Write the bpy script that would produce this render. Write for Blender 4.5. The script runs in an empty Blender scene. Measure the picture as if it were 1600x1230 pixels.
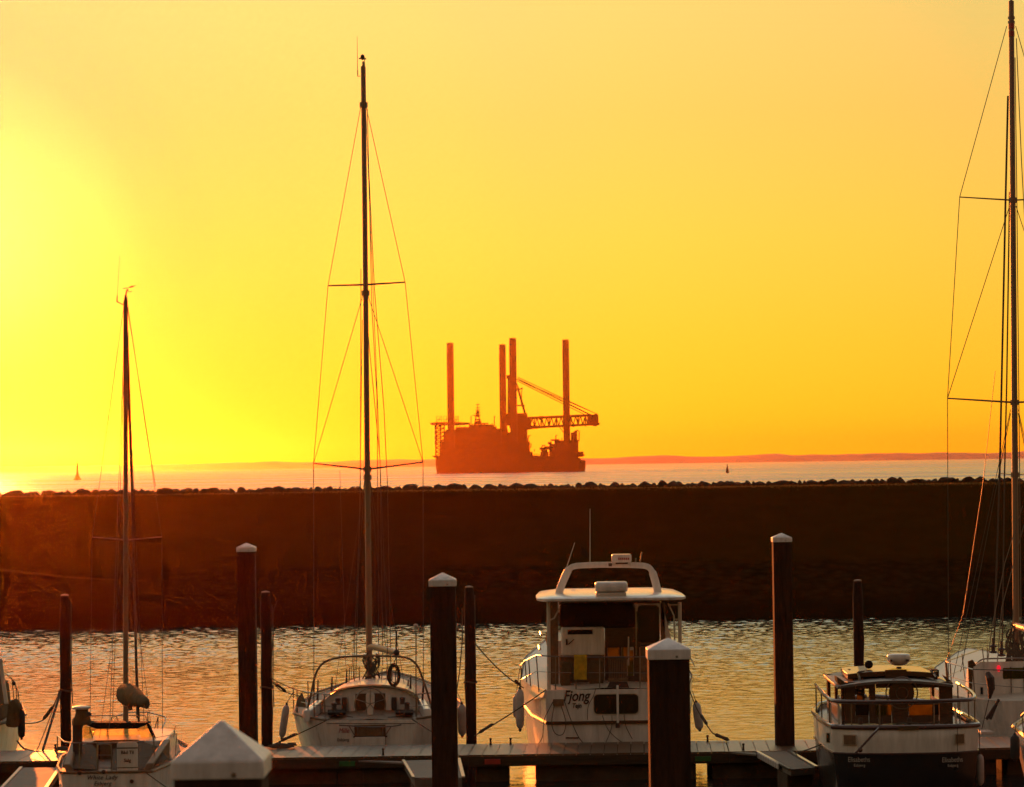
import bpy, math, random
from mathutils import Vector, Matrix, noise as mnoise
random.seed(7)
R = math.radians
sc = bpy.context.scene
COL = sc.collection

# ------------------------------------------------------------------ camera
F = 4444.0                      # focal length in photo pixels (100 mm on 36 mm)
CAM = Vector((0, 0, 6.85))
PITCH, ROLL = math.atan(109 / F), math.atan(0.01377)
cd = bpy.data.cameras.new('camera')
cam = bpy.data.objects.new('camera', cd); COL.objects.link(cam)
cd.sensor_width = 36; cd.lens = 36 * F / 1600
cd.clip_start = 0.5; cd.clip_end = 30000
CM = Matrix.Rotation(R(90) + PITCH, 3, 'X') @ Matrix.Rotation(-ROLL, 3, 'Z')
cam.matrix_world = Matrix.Translation(CAM) @ CM.to_4x4()
cd.dof.use_dof = True; cd.dof.focus_distance = 72; cd.dof.aperture_fstop = 7.0
sc.camera = cam

# ------------------------------------------------------------------ light
SUN_AZ, SUN_EL = R(-11.4), R(4.1)
SUN = Vector((math.sin(SUN_AZ) * math.cos(SUN_EL), math.cos(SUN_AZ) * math.cos(SUN_EL), math.sin(SUN_EL)))
ld = bpy.data.lights.new('sun', 'SUN'); ld.energy = 5.0; ld.angle = R(0.5); ld.color = (1.0, 0.20, 0.03)
sun = bpy.data.objects.new('sun', ld); COL.objects.link(sun)
sun.rotation_euler = SUN.to_track_quat('Z', 'Y').to_euler(); sun.location = (-200, 300, 200)

w = bpy.data.worlds.new("World"); sc.world = w; w.use_nodes = True
nt = w.node_tree; nt.nodes.clear()
def N(tree, typ, **k):
    n = tree.nodes.new(typ)
    for a, b in k.items(): setattr(n, a, b)
    return n
L = nt.links.new
tc = N(nt, 'ShaderNodeTexCoord')
sep = N(nt, 'ShaderNodeSeparateXYZ'); L(tc.outputs['Generated'], sep.inputs[0])
asn = N(nt, 'ShaderNodeMath', operation='ARCSINE'); L(sep.outputs['Z'], asn.inputs[0])
def ramp(tree, src, stops, lo, hi):
    mr = N(tree, 'ShaderNodeMapRange'); tree.links.new(src, mr.inputs['Value'])
    mr.inputs['From Min'].default_value = lo; mr.inputs['From Max'].default_value = hi
    cr = N(tree, 'ShaderNodeValToRGB'); tree.links.new(mr.outputs[0], cr.inputs[0])
    el = cr.color_ramp.elements
    while len(el) > 1: el.remove(el[0])
    for i, (p, c) in enumerate(stops):
        e = el[0] if i == 0 else el.new(0.5)
        e.position = (p - lo) / (hi - lo); e.color = (*[v * 0.25 for v in c], 1)
    return cr
base = ramp(nt, asn.outputs[0], [(R(a), c) for a, c in (
    (-2, (1.9, .72, .01)), (0.0, (1.8, .76, .012)), (1.0, (1.65, .79, .022)), (2.5, (1.55, .805, .042)), (4.5, (1.45, .83, .083)),
    (7.0, (1.32, .80, .14)), (9.5, (1.18, .85, .21)), (14, (1.36, 1.30, .66)), (20, (1.5, 1.53, 1.08)), (32, (.95, .95, .78)),
    (50, (.30, .26, .22)), (90, (.16, .13, .12)))], R(-2), R(90))
dot = N(nt, 'ShaderNodeVectorMath', operation='DOT_PRODUCT'); L(tc.outputs['Generated'], dot.inputs[0]); dot.inputs[1].default_value = SUN
acs = N(nt, 'ShaderNodeMath', operation='ARCCOSINE'); L(dot.outputs['Value'], acs.inputs[0])
fall = ramp(nt, acs.outputs[0], [(R(a), c) for a, c in (
    (0, (3.2, 3.0, 3.6)), (1.2, (1.9, 1.6, 2.3)), (2.6, (1.45, .80, 1.5)), (4.4, (1.3, .68, 1.05)), (5.8, (1.2, .79, 1.0)), (8, (1.1, .86, .95)), (10.5, (1.05, .86, .92)), (12, (1.03, .83, .92)), (14, (.98, .83, .86)),
    (19, (.79, .755, .80)), (21, (.69, .715, .82)), (35, (.84, .84, .95)), (60, (.36, .33, .38)), (95, (.108, .066, .056)), (180, (.100, .060, .050)))], 0, math.pi)
mul = N(nt, 'ShaderNodeMix', data_type='RGBA', blend_type='MULTIPLY'); mul.inputs['Factor'].default_value = 1
L(base.outputs[0], mul.inputs[6]); L(fall.outputs[0], mul.inputs[7])
bgA = N(nt, 'ShaderNodeBackground'); L(mul.outputs[2], bgA.inputs[0]); bgA.inputs[1].default_value = 16.0
sky = N(nt, 'ShaderNodeTexSky', sky_type='NISHITA'); sky.sun_disc = False
sky.sun_elevation = SUN_EL; sky.sun_rotation = SUN_AZ; sky.dust_density = 3.0
tint = N(nt, 'ShaderNodeMix', data_type='RGBA', blend_type='MULTIPLY'); tint.inputs['Factor'].default_value = 1
L(sky.outputs[0], tint.inputs[6]); tint.inputs[7].default_value = (.08, .04, .04, 1)
bgB = N(nt, 'ShaderNodeBackground'); L(tint.outputs[2], bgB.inputs[0]); bgB.inputs[1].default_value = 0.05
add = N(nt, 'ShaderNodeAddShader'); L(bgA.outputs[0], add.inputs[0]); L(bgB.outputs[0], add.inputs[1])
wo = N(nt, 'ShaderNodeOutputWorld'); L(add.outputs[0], wo.inputs[0])

vs = sc.view_settings
vs.view_transform = 'Standard'; vs.look = 'None'; vs.exposure = 0.0; vs.gamma = 1.0
cy = sc.cycles
cy.use_denoising = True; cy.denoising_input_passes = 'RGB_ALBEDO'; cy.max_bounces = 7; cy.diffuse_bounces = 3; cy.glossy_bounces = 3; cy.transmission_bounces = 4
cy.transparent_max_bounces = 12; cy.volume_bounces = 0; cy.sample_clamp_indirect = 4.0
cy.caustics_reflective = False; cy.caustics_refractive = False

# ------------------------------------------------------------------ helpers
CMi = CM.transposed()
def at(px, py, Y):
    d = CM @ Vector(((px - 800) / F, (615 - py) / F, -1.0))
    return CAM + d * (Y / d.y)
def atz(px, py, z):
    d = CM @ Vector(((px - 800) / F, (615 - py) / F, -1.0))
    return CAM + d * ((z - CAM.z) / d.z)
def S(Y): return F / Y

MATS = {}
def mat(name, c, rough=0.6, var=0.15, scale=6.0, metal=0.0, bump=0.0, spec=0.5, stretch=(1, 1, 1), transl=0.0, coat=0.0, c2=None):
    if name in MATS: return MATS[name]
    m = bpy.data.materials.new(name); m.use_nodes = True; t = m.node_tree
    b = t.nodes['Principled BSDF']
    b.inputs['Roughness'].default_value = rough; b.inputs['Metallic'].default_value = metal
    b.inputs['Specular IOR Level'].default_value = spec; b.inputs['Coat Weight'].default_value = coat
    tcn = N(t, 'ShaderNodeTexCoord'); mp = N(t, 'ShaderNodeMapping'); mp.inputs['Scale'].default_value = stretch
    t.links.new(tcn.outputs['Object'], mp.inputs[0])
    nz = N(t, 'ShaderNodeTexNoise'); nz.inputs['Scale'].default_value = scale; nz.inputs['Detail'].default_value = 6; nz.inputs['Roughness'].default_value = .62
    t.links.new(mp.outputs[0], nz.inputs['Vector'])
    mx = N(t, 'ShaderNodeMix', data_type='RGBA')
    mr = N(t, 'ShaderNodeMapRange'); mr.inputs['From Min'].default_value = .3; mr.inputs['From Max'].default_value = .7
    t.links.new(nz.outputs['Fac'], mr.inputs[0]); t.links.new(mr.outputs[0], mx.inputs['Factor'])
    lo = c2 or tuple(max(0, v * (1 - var)) for v in c)
    mx.inputs[6].default_value = (*lo, 1); mx.inputs[7].default_value = (*[min(1, v * (1 + var * .6)) for v in c], 1)
    t.links.new(mx.outputs[2], b.inputs['Base Color'])
    rr = N(t, 'ShaderNodeMapRange'); rr.inputs['To Min'].default_value = max(.03, rough - .1); rr.inputs['To Max'].default_value = min(1, rough + .12)
    t.links.new(nz.outputs['Fac'], rr.inputs[0]); t.links.new(rr.outputs[0], b.inputs['Roughness'])
    if bump:
        bp = N(t, 'ShaderNodeBump'); bp.inputs['Strength'].default_value = 1; bp.inputs['Distance'].default_value = bump
        t.links.new(nz.outputs['Fac'], bp.inputs['Height']); t.links.new(bp.outputs[0], b.inputs['Normal'])
    if transl:
        tr = N(t, 'ShaderNodeBsdfTranslucent'); t.links.new(mx.outputs[2], tr.inputs[0])
        ms = N(t, 'ShaderNodeMixShader'); ms.inputs[0].default_value = transl
        t.links.new(b.outputs[0], ms.inputs[1]); t.links.new(tr.outputs[0], ms.inputs[2])
        t.links.new(ms.outputs[0], t.nodes['Material Output'].inputs[0])
    MATS[name] = m; return m
def glass(name, tintc=(.8, .8, .75), refl=0.12, diff=0.0):
    if name in MATS: return MATS[name]
    m = bpy.data.materials.new(name); m.use_nodes = True; t = m.node_tree; t.nodes.clear()
    o = N(t, 'ShaderNodeOutputMaterial'); tr = N(t, 'ShaderNodeBsdfTransparent'); tr.inputs[0].default_value = (*tintc, 1)
    gl = N(t, 'ShaderNodeBsdfGlossy'); gl.inputs['Roughness'].default_value = .05
    fr = N(t, 'ShaderNodeFresnel'); fr.inputs[0].default_value = 1.45
    ms = N(t, 'ShaderNodeMixShader'); t.links.new(fr.outputs[0], ms.inputs[0]); t.links.new(tr.outputs[0], ms.inputs[1]); t.links.new(gl.outputs[0], ms.inputs[2])
    last = ms
    if diff:
        tl = N(t, 'ShaderNodeBsdfTranslucent'); tl.inputs[0].default_value = (*tintc, 1)
        m2 = N(t, 'ShaderNodeMixShader'); m2.inputs[0].default_value = diff
        t.links.new(ms.outputs[0], m2.inputs[1]); t.links.new(tl.outputs[0], m2.inputs[2]); last = m2
    t.links.new(last.outputs[0], o.inputs[0]); MATS[name] = m; return m

def worldloc(o):
    v = Vector((0, 0, 0))
    while o is not None: v = v + o.location; o = o.parent
    return v
def tag(o, label=None, cat=None, group=None, kind=None):
    if label: o['label'] = label
    if cat: o['category'] = cat
    if group: o['group'] = group
    if kind: o['kind'] = kind
    return o
def empty(name, loc, label, cat, group=None, kind=None):
    o = bpy.data.objects.new(name, None); COL.objects.link(o); o.location = loc; o.empty_display_size = .3
    return tag(o, label, cat, group, kind)

class MB:
    def __init__(s): s.v = []; s.f = []
    def add(s, vs_, fs):
        n = len(s.v); s.v += [Vector(q) for q in vs_]; s.f += [tuple(i + n for i in q) for q in fs]; return s
    def box(s, x0, x1, y0, y1, z0, z1):
        if x0 > x1: x0, x1 = x1, x0
        if y0 > y1: y0, y1 = y1, y0
        if z0 > z1: z0, z1 = z1, z0
        return s.add([(x0, y0, z0), (x1, y0, z0), (x1, y1, z0), (x0, y1, z0), (x0, y0, z1), (x1, y0, z1), (x1, y1, z1), (x0, y1, z1)],
                     [(0, 3, 2, 1), (4, 5, 6, 7), (0, 1, 5, 4), (1, 2, 6, 5), (2, 3, 7, 6), (3, 0, 4, 7)])
    def bar(s, a, b, wx, wz):                       # rectangular bar a->b
        a, b = Vector(a), Vector(b); d = (b - a).normalized()
        u = d.cross(Vector((0, 1, 0)))
        if u.length < .1: u = d.cross(Vector((1, 0, 0)))
        u.normalize(); v = d.cross(u)
        ps = [p + u * (i * wx / 2) + v * (j * wz / 2) for p in (a, b) for i, j in ((-1, -1), (1, -1), (1, 1), (-1, 1))]
        return s.add(ps, [(0, 1, 2, 3), (7, 6, 5, 4), (0, 4, 5, 1), (1, 5, 6, 2), (2, 6, 7, 3), (3, 7, 4, 0)])
    def tube(s, pts, r, n=6, closed=False, sy=1.0):
        pts = [Vector(p) for p in pts]; m = len(pts)
        rs = r if isinstance(r, (list, tuple)) else [r] * m
        prev = None; rings = []
        for i, p in enumerate(pts):
            if closed: d = pts[(i + 1) % m] - pts[i - 1]
            else: d = pts[min(i + 1, m - 1)] - pts[max(i - 1, 0)]
            d.normalize()
            if prev is None:
                u = d.cross(Vector((0, 0, 1)))
                if u.length < .1: u = d.cross(Vector((0, 1, 0)))
            else: u = prev - d * prev.dot(d)
            u.normalize(); prev = u; v = d.cross(u)
            rings.append([p + (u * math.cos(2 * math.pi * k / n) + v * (sy * math.sin(2 * math.pi * k / n))) * rs[i] for k in range(n)])
        return s.loft(rings, cap=not closed, wrap=closed)
    def loft(s, rings, cap=True, wrap=False, ring_closed=True):
        n = len(rings[0]); m = len(rings); b = len(s.v)
        for r_ in rings: s.v += [Vector(q) for q in r_]
        for i in range(m if wrap else m - 1):
            j = (i + 1) % m
            for k in range(n if ring_closed else n - 1):
                l = (k + 1) % n
                s.f.append((b + i * n + k, b + i * n + l, b + j * n + l, b + j * n + k))
        if cap and ring_closed:
            s.f.append(tuple(b + k for k in reversed(range(n)))); s.f.append(tuple(b + (m - 1) * n + k for k in range(n)))
        return s
    def lathe(s, c, prof, n=16, axis='Z'):
        c = Vector(c); rings = []
        for r_, h in prof:
            rg = []
            for k in range(n):
                a = 2 * math.pi * k / n; x, y = r_ * math.cos(a), r_ * math.sin(a)
                rg.append(c + (Vector((x, y, h)) if axis == 'Z' else Vector((x, -h, y)) if axis == 'Y' else Vector((h, x, y))))
            rings.append(rg)
        return s.loft(rings)
    def extr(s, poly, vec):
        vec = Vector(vec); poly = [Vector(p) for p in poly]
        return s.loft([poly, [p + vec for p in poly]])
    def ball(s, c, r, sx=1, sy=1, sz=1, n=12, m=8):
        pr = []
        c = Vector(c); rings = []
        for i in range(m + 1):
            t = -math.pi / 2 + math.pi * i / m; rr = max(1e-4, math.cos(t)) * r
            rings.append([c + Vector((rr * math.cos(2 * math.pi * k / n) * sx, rr * math.sin(2 * math.pi * k / n) * sy, r * math.sin(t) * sz)) for k in range(n)])
        return s.loft(rings)
    def build(s, name, m, parent=None, smooth=35, bevel=0, label=None, origin=None):
        if parent is not None: off = worldloc(parent); loc = Vector((0, 0, 0))
        else:
            if origin is None:
                mn = Vector([min(q[i] for q in s.v) for i in range(3)]); mxv = Vector([max(q[i] for q in s.v) for i in range(3)])
                origin = Vector(((mn.x + mxv.x) / 2, (mn.y + mxv.y) / 2, mn.z))
            off = Vector(origin); loc = off
        me = bpy.data.meshes.new(name); me.from_pydata([q - off for q in s.v], [], s.f)
        me.validate(); me.update()
        o = bpy.data.objects.new(name, me); COL.objects.link(o); o.location = loc
        if parent is not None: o.parent = parent
        if isinstance(m, str): m = MATS[m]
        me.materials.append(m)
        import bmesh
        bm = bmesh.new(); bm.from_mesh(me); bmesh.ops.recalc_face_normals(bm, faces=bm.faces); bm.to_mesh(me); bm.free()
        if smooth:
            me.shade_smooth(); me.set_sharp_from_angle(angle=R(smooth))
        if bevel:
            bv = o.modifiers.new('bevel', 'BEVEL'); bv.width = bevel; bv.segments = 2; bv.limit_method = 'ANGLE'
        if label: o['label'] = label
        return o
def wire(name, pts, r, m, parent, n=4):
    return MB().tube(pts, r, n).build(name, m, parent)
def sag(a, b, d, n=9):
    a, b = Vector(a), Vector(b)
    return [a.lerp(b, i / (n - 1)) - Vector((0, 0, d * 4 * (i / (n - 1)) * (1 - i / (n - 1)))) for i in range(n)]
def text(body, size, loc, m, parent, name='lettering', shear=0.0, off=0.0, rotz=0.0, sx=1.0, spacing=1.0):
    cu = bpy.data.curves.new('t', 'FONT'); cu.body = body; cu.size = size; cu.align_x = 'CENTER'; cu.align_y = 'CENTER'
    cu.shear = shear; cu.offset = off; cu.extrude = 0.003; cu.space_character = spacing
    to = bpy.data.objects.new('t', cu); COL.objects.link(to); bpy.context.view_layer.update()
    me = bpy.data.meshes.new_from_object(to.evaluated_get(bpy.context.evaluated_depsgraph_get()))
    bpy.data.objects.remove(to)
    me.transform(Matrix.Translation(Vector(loc) - worldloc(parent)) @ Matrix.Rotation(rotz, 4, 'Z') @ Matrix.Rotation(R(90), 4, 'X') @ Matrix.Diagonal((sx, 1, 1, 1)))
    o = bpy.data.objects.new(name, me); COL.objects.link(o); o.parent = parent
    me.materials.clear(); me.materials.append(m); return o
def hull_rings(cx, st):
    rings = []
    for (Y, hb, zd, hw, zk) in st:
        half = [(hb, zd), (hb * .62 + hw * .38 + .02, zd * .6 + .06), (hw, .14), (hw * .94, -.12), (hw * .55, zk * .75), (0.0, zk)]
        rings.append([(cx - a, Y, b) for a, b in half] + [(cx + a, Y, b) for a, b in half[-2::-1]])
    return rings
def hull(mb, cx, st):
    rg = hull_rings(cx, st); mb.loft(rg, cap=False, ring_closed=False)
    n = len(rg[0]); b = len(mb.v) - n * len(rg)
    mb.f.append(tuple(b + k for k in range(n)))
    return mb
def deckmesh(cx, st, dz=-.02, inset=.02):
    mb = MB(); rings = []
    for (Y, hb, zd, hw, zk) in st:
        h = max(.01, hb - inset)
        rings.append([(cx - h, Y, zd + dz), (cx, Y, zd + dz + .05 * h), (cx + h, Y, zd + dz)])
    return mb.loft(rings, cap=False, ring_closed=False)
def smooth_path(pts, n=6):
    pts = [Vector(p) for p in pts]; out = []
    for i in range(len(pts) - 1):
        p0, p1, p2, p3 = pts[max(i - 1, 0)], pts[i], pts[i + 1], pts[min(i + 2, len(pts) - 1)]
        for k in range(n):
            t = k / n
            out.append(.5 * ((2 * p1) + (p2 - p0) * t + (2 * p0 - 5 * p1 + 4 * p2 - p3) * t * t + (3 * p1 - p0 - 3 * p2 + p3) * t ** 3))
    return out + [pts[-1]]

# ------------------------------------------------------------------ materials
WHITE = mat('white_gelcoat', (.75, .705, .635), .3, .24, 1.6, coat=.3, stretch=(4, 4, .5))
OFFWH = mat('cream_paint', (.56, .48, .37), .4, .15, 2.0)
CAPW = mat('cap_plastic', (.76, .715, .67), .45, .26, 4, stretch=(3, 3, .8))
PILE = mat('pile_timber', (.050, .020, .009), .85, .65, 5, bump=.02, spec=.2, stretch=(3, 3, .4))
POST = mat('post_timber', (.042, .017, .008), .9, .5, 7, bump=.015, spec=.2, stretch=(3, 3, .4))
STEEL = mat('stainless', (.24, .21, .18), .30, .1, 20, metal=.9)
ALU = mat('mast_aluminium', (.24, .14, .08), .5, .15, 3, metal=.15)
WIRE = mat('rigging_wire', (.045, .03, .02), .5, .2, 10, metal=.2)
ROPE = mat('rope_fibre', (.10, .07, .045), .9, .4, 30, bump=.004)
ROPEL = mat('pale_rope', (.2, .15, .10), .9, .3, 30, bump=.004)
DARK = mat('dark_canvas', (.025, .014, .009), .9, .3, 8, bump=.006, spec=.15)
CANV = mat('tan_canvas', (.13, .08, .038), .95, .3, 6, bump=.02, spec=.1)
WOOD = mat('varnished_wood', (.085, .030, .010), .3, .4, 6, coat=.4, stretch=(1, 1, 6))
TEAK = mat('teak', (.2, .11, .05), .6, .35, 9, stretch=(1, 6, 1))
PLANK = mat('dock_plank', (.14, .075, .03), .42, .45, 3, bump=.004, stretch=(6, .6, 1))
_t = PLANK.node_tree; _g = N(_t, 'ShaderNodeNewGeometry'); _m = N(_t, 'ShaderNodeMix', data_type='RGBA', blend_type='MULTIPLY'); _m.inputs['Factor'].default_value = 1
_r = N(_t, 'ShaderNodeMapRange'); _r.inputs['To Min'].default_value = .55; _r.inputs['To Max'].default_value = 1.25
_t.links.new(_g.outputs['Random Per Island'], _r.inputs[0]); _b = _t.nodes['Principled BSDF']; _t.links.new(_b.inputs['Base Color'].links[0].from_socket, _m.inputs[6]); _t.links.new(_r.outputs[0], _m.inputs[7]); _t.links.new(_m.outputs[2], _b.inputs['Base Color'])
FASC = mat('dock_beam', (.06, .036, .018), .8, .4, 4, bump=.006, spec=.25, stretch=(.5, 4, 4))
FLOAT = mat('concrete_float', (.075, .05, .028), .9, .45, 2.5, bump=.02, spec=.2)
CONC = mat('concrete_deck', (.14, .11, .08), .7, .3, 3, bump=.006)
BLACKH = mat('black_hull', (.012, .010, .010), .3, .4, 3, coat=.3)
DGLASS = mat('dark_glass', (.012, .010, .010), .08, .3, 2)
CLEAR = glass('window_glass', (.86, .84, .78))
YPLAS = glass('clear_plastic', (.95, .80, .45), diff=.22)
AMBER = mat('sunlit_amber', (.30, .25, .06), .8, .25, 5, transl=.85)  # amber colour stands for low sun coming through the cabins
YCLOTH = mat('yellow_cloth', (.68, .44, .03), .9, .3, 10, bump=.02, transl=.3)
FENDW = mat('fender_vinyl', (.52, .48, .44), .5, .2, 6)
FENDB = mat('fender_black', (.03, .025, .025), .6, .3, 6)
REDP = mat('red_plastic', (.38, .03, .02), .4, .2, 8)
GREENP = mat('green_plastic', (.02, .12, .02), .5, .2, 8)
INK = mat('dark_lettering', (.06, .03, .02), .6, .1, 5)
PINK = mat('red_lettering', (.38, .07, .09), .6, .1, 5)
PALE = mat('pale_lettering', (.5, .46, .4), .6, .1, 5)
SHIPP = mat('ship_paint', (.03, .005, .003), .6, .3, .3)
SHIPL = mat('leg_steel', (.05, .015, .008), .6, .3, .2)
ROCK = mat('granite', (.07, .04, .02), .95, .5, 3, bump=.05, spec=.1)

# ------------------------------------------------------------------ water
def water_mat():
    m = bpy.data.materials.new('water'); m.use_nodes = True; t = m.node_tree; b = t.nodes['Principled BSDF']; l = t.links.new
    b.inputs['Base Color'].default_value = (.012, .016, .016, 1); b.inputs['Roughness'].default_value = .06; b.inputs['IOR'].default_value = 1.33
    g = N(t, 'ShaderNodeNewGeometry')
    def nz(scale, detail, sx, sy, rough=.55):
        mp = N(t, 'ShaderNodeMapping'); mp.inputs['Scale'].default_value = (sx, sy, 1); mp.inputs['Rotation'].default_value = (0, 0, R(12))
        l(g.outputs['Position'], mp.inputs[0])
        n = N(t, 'ShaderNodeTexNoise'); n.inputs['Scale'].default_value = scale; n.inputs['Detail'].default_value = detail; n.inputs['Roughness'].default_value = rough
        l(mp.outputs[0], n.inputs['Vector']); return n
    n1 = nz(7.5, 4, .8, 1.1); n2 = nz(.45, 2, .8, 1.2); n3 = nz(.012, 3, .25, 1.6)
    # wind slicks: patches where the ripples are weaker
    mr = N(t, 'ShaderNodeMapRange'); l(n3.outputs['Fac'], mr.inputs[0]); mr.inputs['From Min'].default_value = .38; mr.inputs['From Max'].default_value = .62
    mr.inputs['To Min'].default_value = .45; mr.inputs['To Max'].default_value = 1.0
    a = N(t, 'ShaderNodeMath', operation='MULTIPLY_ADD'); l(n2.outputs['Fac'], a.inputs[0]); a.inputs[1].default_value = 2.2; l(n1.outputs['Fac'], a.inputs[2])
    h = N(t, 'ShaderNodeMath', operation='MULTIPLY'); l(a.outputs[0], h.inputs[0]); l(mr.outputs[0], h.inputs[1])
    # open sea beyond the breakwater carries more chop than the harbour
    sp = N(t, 'ShaderNodeSeparateXYZ'); l(g.outputs['Position'], sp.inputs[0])
    ym = N(t, 'ShaderNodeMapRange'); l(sp.outputs['Y'], ym.inputs[0]); ym.inputs['From Min'].default_value = 125; ym.inputs['From Max'].default_value = 150
    ds = N(t, 'ShaderNodeMapRange'); l(ym.outputs[0], ds.inputs[0]); ds.inputs['To Min'].default_value = .010; ds.inputs['To Max'].default_value = .09
    rg = N(t, 'ShaderNodeMapRange'); l(ym.outputs[0], rg.inputs[0]); rg.inputs['To Min'].default_value = .16; rg.inputs['To Max'].default_value = .34
    rq = N(t, 'ShaderNodeMath', operation='MULTIPLY'); l(rg.outputs[0], rq.inputs[0]); l(mr.outputs[0], rq.inputs[1]); l(rq.outputs[0], b.inputs['Roughness'])
    bp = N(t, 'ShaderNodeBump'); bp.inputs['Strength'].default_value = 1.0; l(ds.outputs[0], bp.inputs['Distance'])
    l(h.outputs[0], bp.inputs['Height']); l(bp.outputs[0], b.inputs['Normal'])
    return m
def wave(x, y):
    f = max(0, min(1, (27 - abs(x)) / 4, (y - 46) / 4, (127 - y) / 4))
    if f <= 0: return 0
    u, v = x * .98 + y * .2, y * .98 - x * .2
    h = .011 * mnoise.noise(Vector((u * 1.3, v * 1.8, 0))) + .017 * mnoise.noise(Vector((u * 3.3, v * 4.2, 4))) + .010 * mnoise.noise(Vector((u * 5.2, v * 5.6, 8)))
    q = max(0, min(1, (y - 68) / 38)); f *= .52 + .95 * q
    return f * h * (.95 + .5 * mnoise.noise(Vector((x * .08, y * .06, 2))))
xs = [-8000, -2000, -400, -100, -40] + [-27 + i * .10 for i in range(541)] + [40, 100, 400, 2000, 8000]
ys = [-200, 0, 30] + [46 + i * .10 for i in range(811)] + [140, 300, 1000, 3000, 9000, 13500]
mb = MB(); n = len(xs)
mb.v = [Vector((x, y, wave(x, y))) for y in ys for x in xs]
mb.f = [(r * n + c, r * n + c + 1, (r + 1) * n + c + 1, (r + 1) * n + c) for r in range(len(ys) - 1) for c in range(n - 1)]
o = mb.build('water', water_mat(), smooth=180, origin=(0, 0, 0)); tag(o, 'rippled golden harbour and sea water', 'water', kind='structure')

# ------------------------------------------------------------------ breakwater embankment
prof = [(119, -1.2), (122.2, 0.0), (123.5, .35), (126, 1.0), (128.4, 1.65), (130.6, 2.2), (131.4, 2.32), (133, 2.75), (136, 3.35), (139, 3.95), (142, 4.5),
        (145, 5.02), (147.2, 5.36), (148.2, 5.46), (150, 5.5), (151.5, 5.52), (153.2, 5.4), (156, 4.3), (162, 1.5), (168, -1.5)]
mb = MB(); xs = [-420, -300, -200, -120, -80] + [-50 + i * .5 for i in range(201)] + [80, 120, 200, 300, 420]
rings = []
dens = []
for i in range(len(prof) - 1):
    k = 4 if prof[i][0] < 148 else 2
    for j in range(k):
        u = j / k; dens.append((prof[i][0] + (prof[i + 1][0] - prof[i][0]) * u, prof[i][1] + (prof[i + 1][1] - prof[i][1]) * u))
dens.append(prof[-1])
for (y, z) in dens:
    rg = []
    for x in xs:
        amp = .14 if y < 131 else .05
        nn = mnoise.noise(Vector((x * .9, y * .9, 3.1))) * amp + mnoise.noise(Vector((x * .12, y * .12, 7))) * .12
        if 120 < y < 131: nn += abs(mnoise.noise(Vector((x * 2.1, y * 2.1, 9)))) * .13
        rg.append((x, y + nn * .6, z + nn * (.25 if y > 147 else 1)))
    rings.append(rg)
mb.loft(rings, cap=False, ring_closed=False)
def bank_mat():
    m = bpy.data.materials.new('embankment_grass_and_stone'); m.use_nodes = True; t = m.node_tree; b = t.nodes['Principled BSDF']; l = t.links.new
    b.inputs['Roughness'].default_value = 1.0; b.inputs['Specular IOR Level'].default_value = 0
    g = N(t, 'ShaderNodeNewGeometry'); sp = N(t, 'ShaderNodeSeparateXYZ'); l(g.outputs['Position'], sp.inputs[0])
    n1 = N(t, 'ShaderNodeTexNoise'); n1.inputs['Scale'].default_value = .7; n1.inputs['Detail'].default_value = 8; l(g.outputs['Position'], n1.inputs['Vector'])
    n2 = N(t, 'ShaderNodeTexVoronoi'); n2.inputs['Scale'].default_value = 1.9; l(g.outputs['Position'], n2.inputs['Vector'])
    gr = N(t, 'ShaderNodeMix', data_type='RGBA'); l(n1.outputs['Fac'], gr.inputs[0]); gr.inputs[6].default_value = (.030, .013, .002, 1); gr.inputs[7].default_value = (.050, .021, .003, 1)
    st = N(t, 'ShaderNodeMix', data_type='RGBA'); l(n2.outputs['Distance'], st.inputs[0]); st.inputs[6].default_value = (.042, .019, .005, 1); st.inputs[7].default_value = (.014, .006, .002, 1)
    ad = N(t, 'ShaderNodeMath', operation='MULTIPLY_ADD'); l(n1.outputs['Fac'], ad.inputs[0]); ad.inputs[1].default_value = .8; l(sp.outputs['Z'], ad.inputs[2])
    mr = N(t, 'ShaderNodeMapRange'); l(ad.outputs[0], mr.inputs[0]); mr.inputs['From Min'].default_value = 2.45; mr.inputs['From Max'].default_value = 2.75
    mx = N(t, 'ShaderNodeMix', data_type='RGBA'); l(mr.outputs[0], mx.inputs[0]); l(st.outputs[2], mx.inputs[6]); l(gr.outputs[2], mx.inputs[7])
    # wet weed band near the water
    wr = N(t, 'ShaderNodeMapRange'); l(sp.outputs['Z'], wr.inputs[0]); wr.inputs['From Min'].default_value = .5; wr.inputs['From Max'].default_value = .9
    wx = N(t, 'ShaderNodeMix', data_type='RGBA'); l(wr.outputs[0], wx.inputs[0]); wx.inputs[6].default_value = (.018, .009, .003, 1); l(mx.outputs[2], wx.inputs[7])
    l(wx.outputs[2], b.inputs['Base Color'])
    n4 = N(t, 'ShaderNodeTexNoise'); n4.inputs['Scale'].default_value = 4; n4.inputs['Detail'].default_value = 8; l(g.outputs['Position'], n4.inputs['Vector'])
    bp = N(t, 'ShaderNodeBump'); bp.inputs['Distance'].default_value = .05; l(n4.outputs['Fac'], bp.inputs['Height']); l(bp.outputs[0], b.inputs['Normal'])
    return m
o = mb.build('embankment', bank_mat(), smooth=60, origin=(0, 0, 0)); tag(o, 'long grassy breakwater bank with a stone foot across the harbour', 'embankment', kind='structure')

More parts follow.
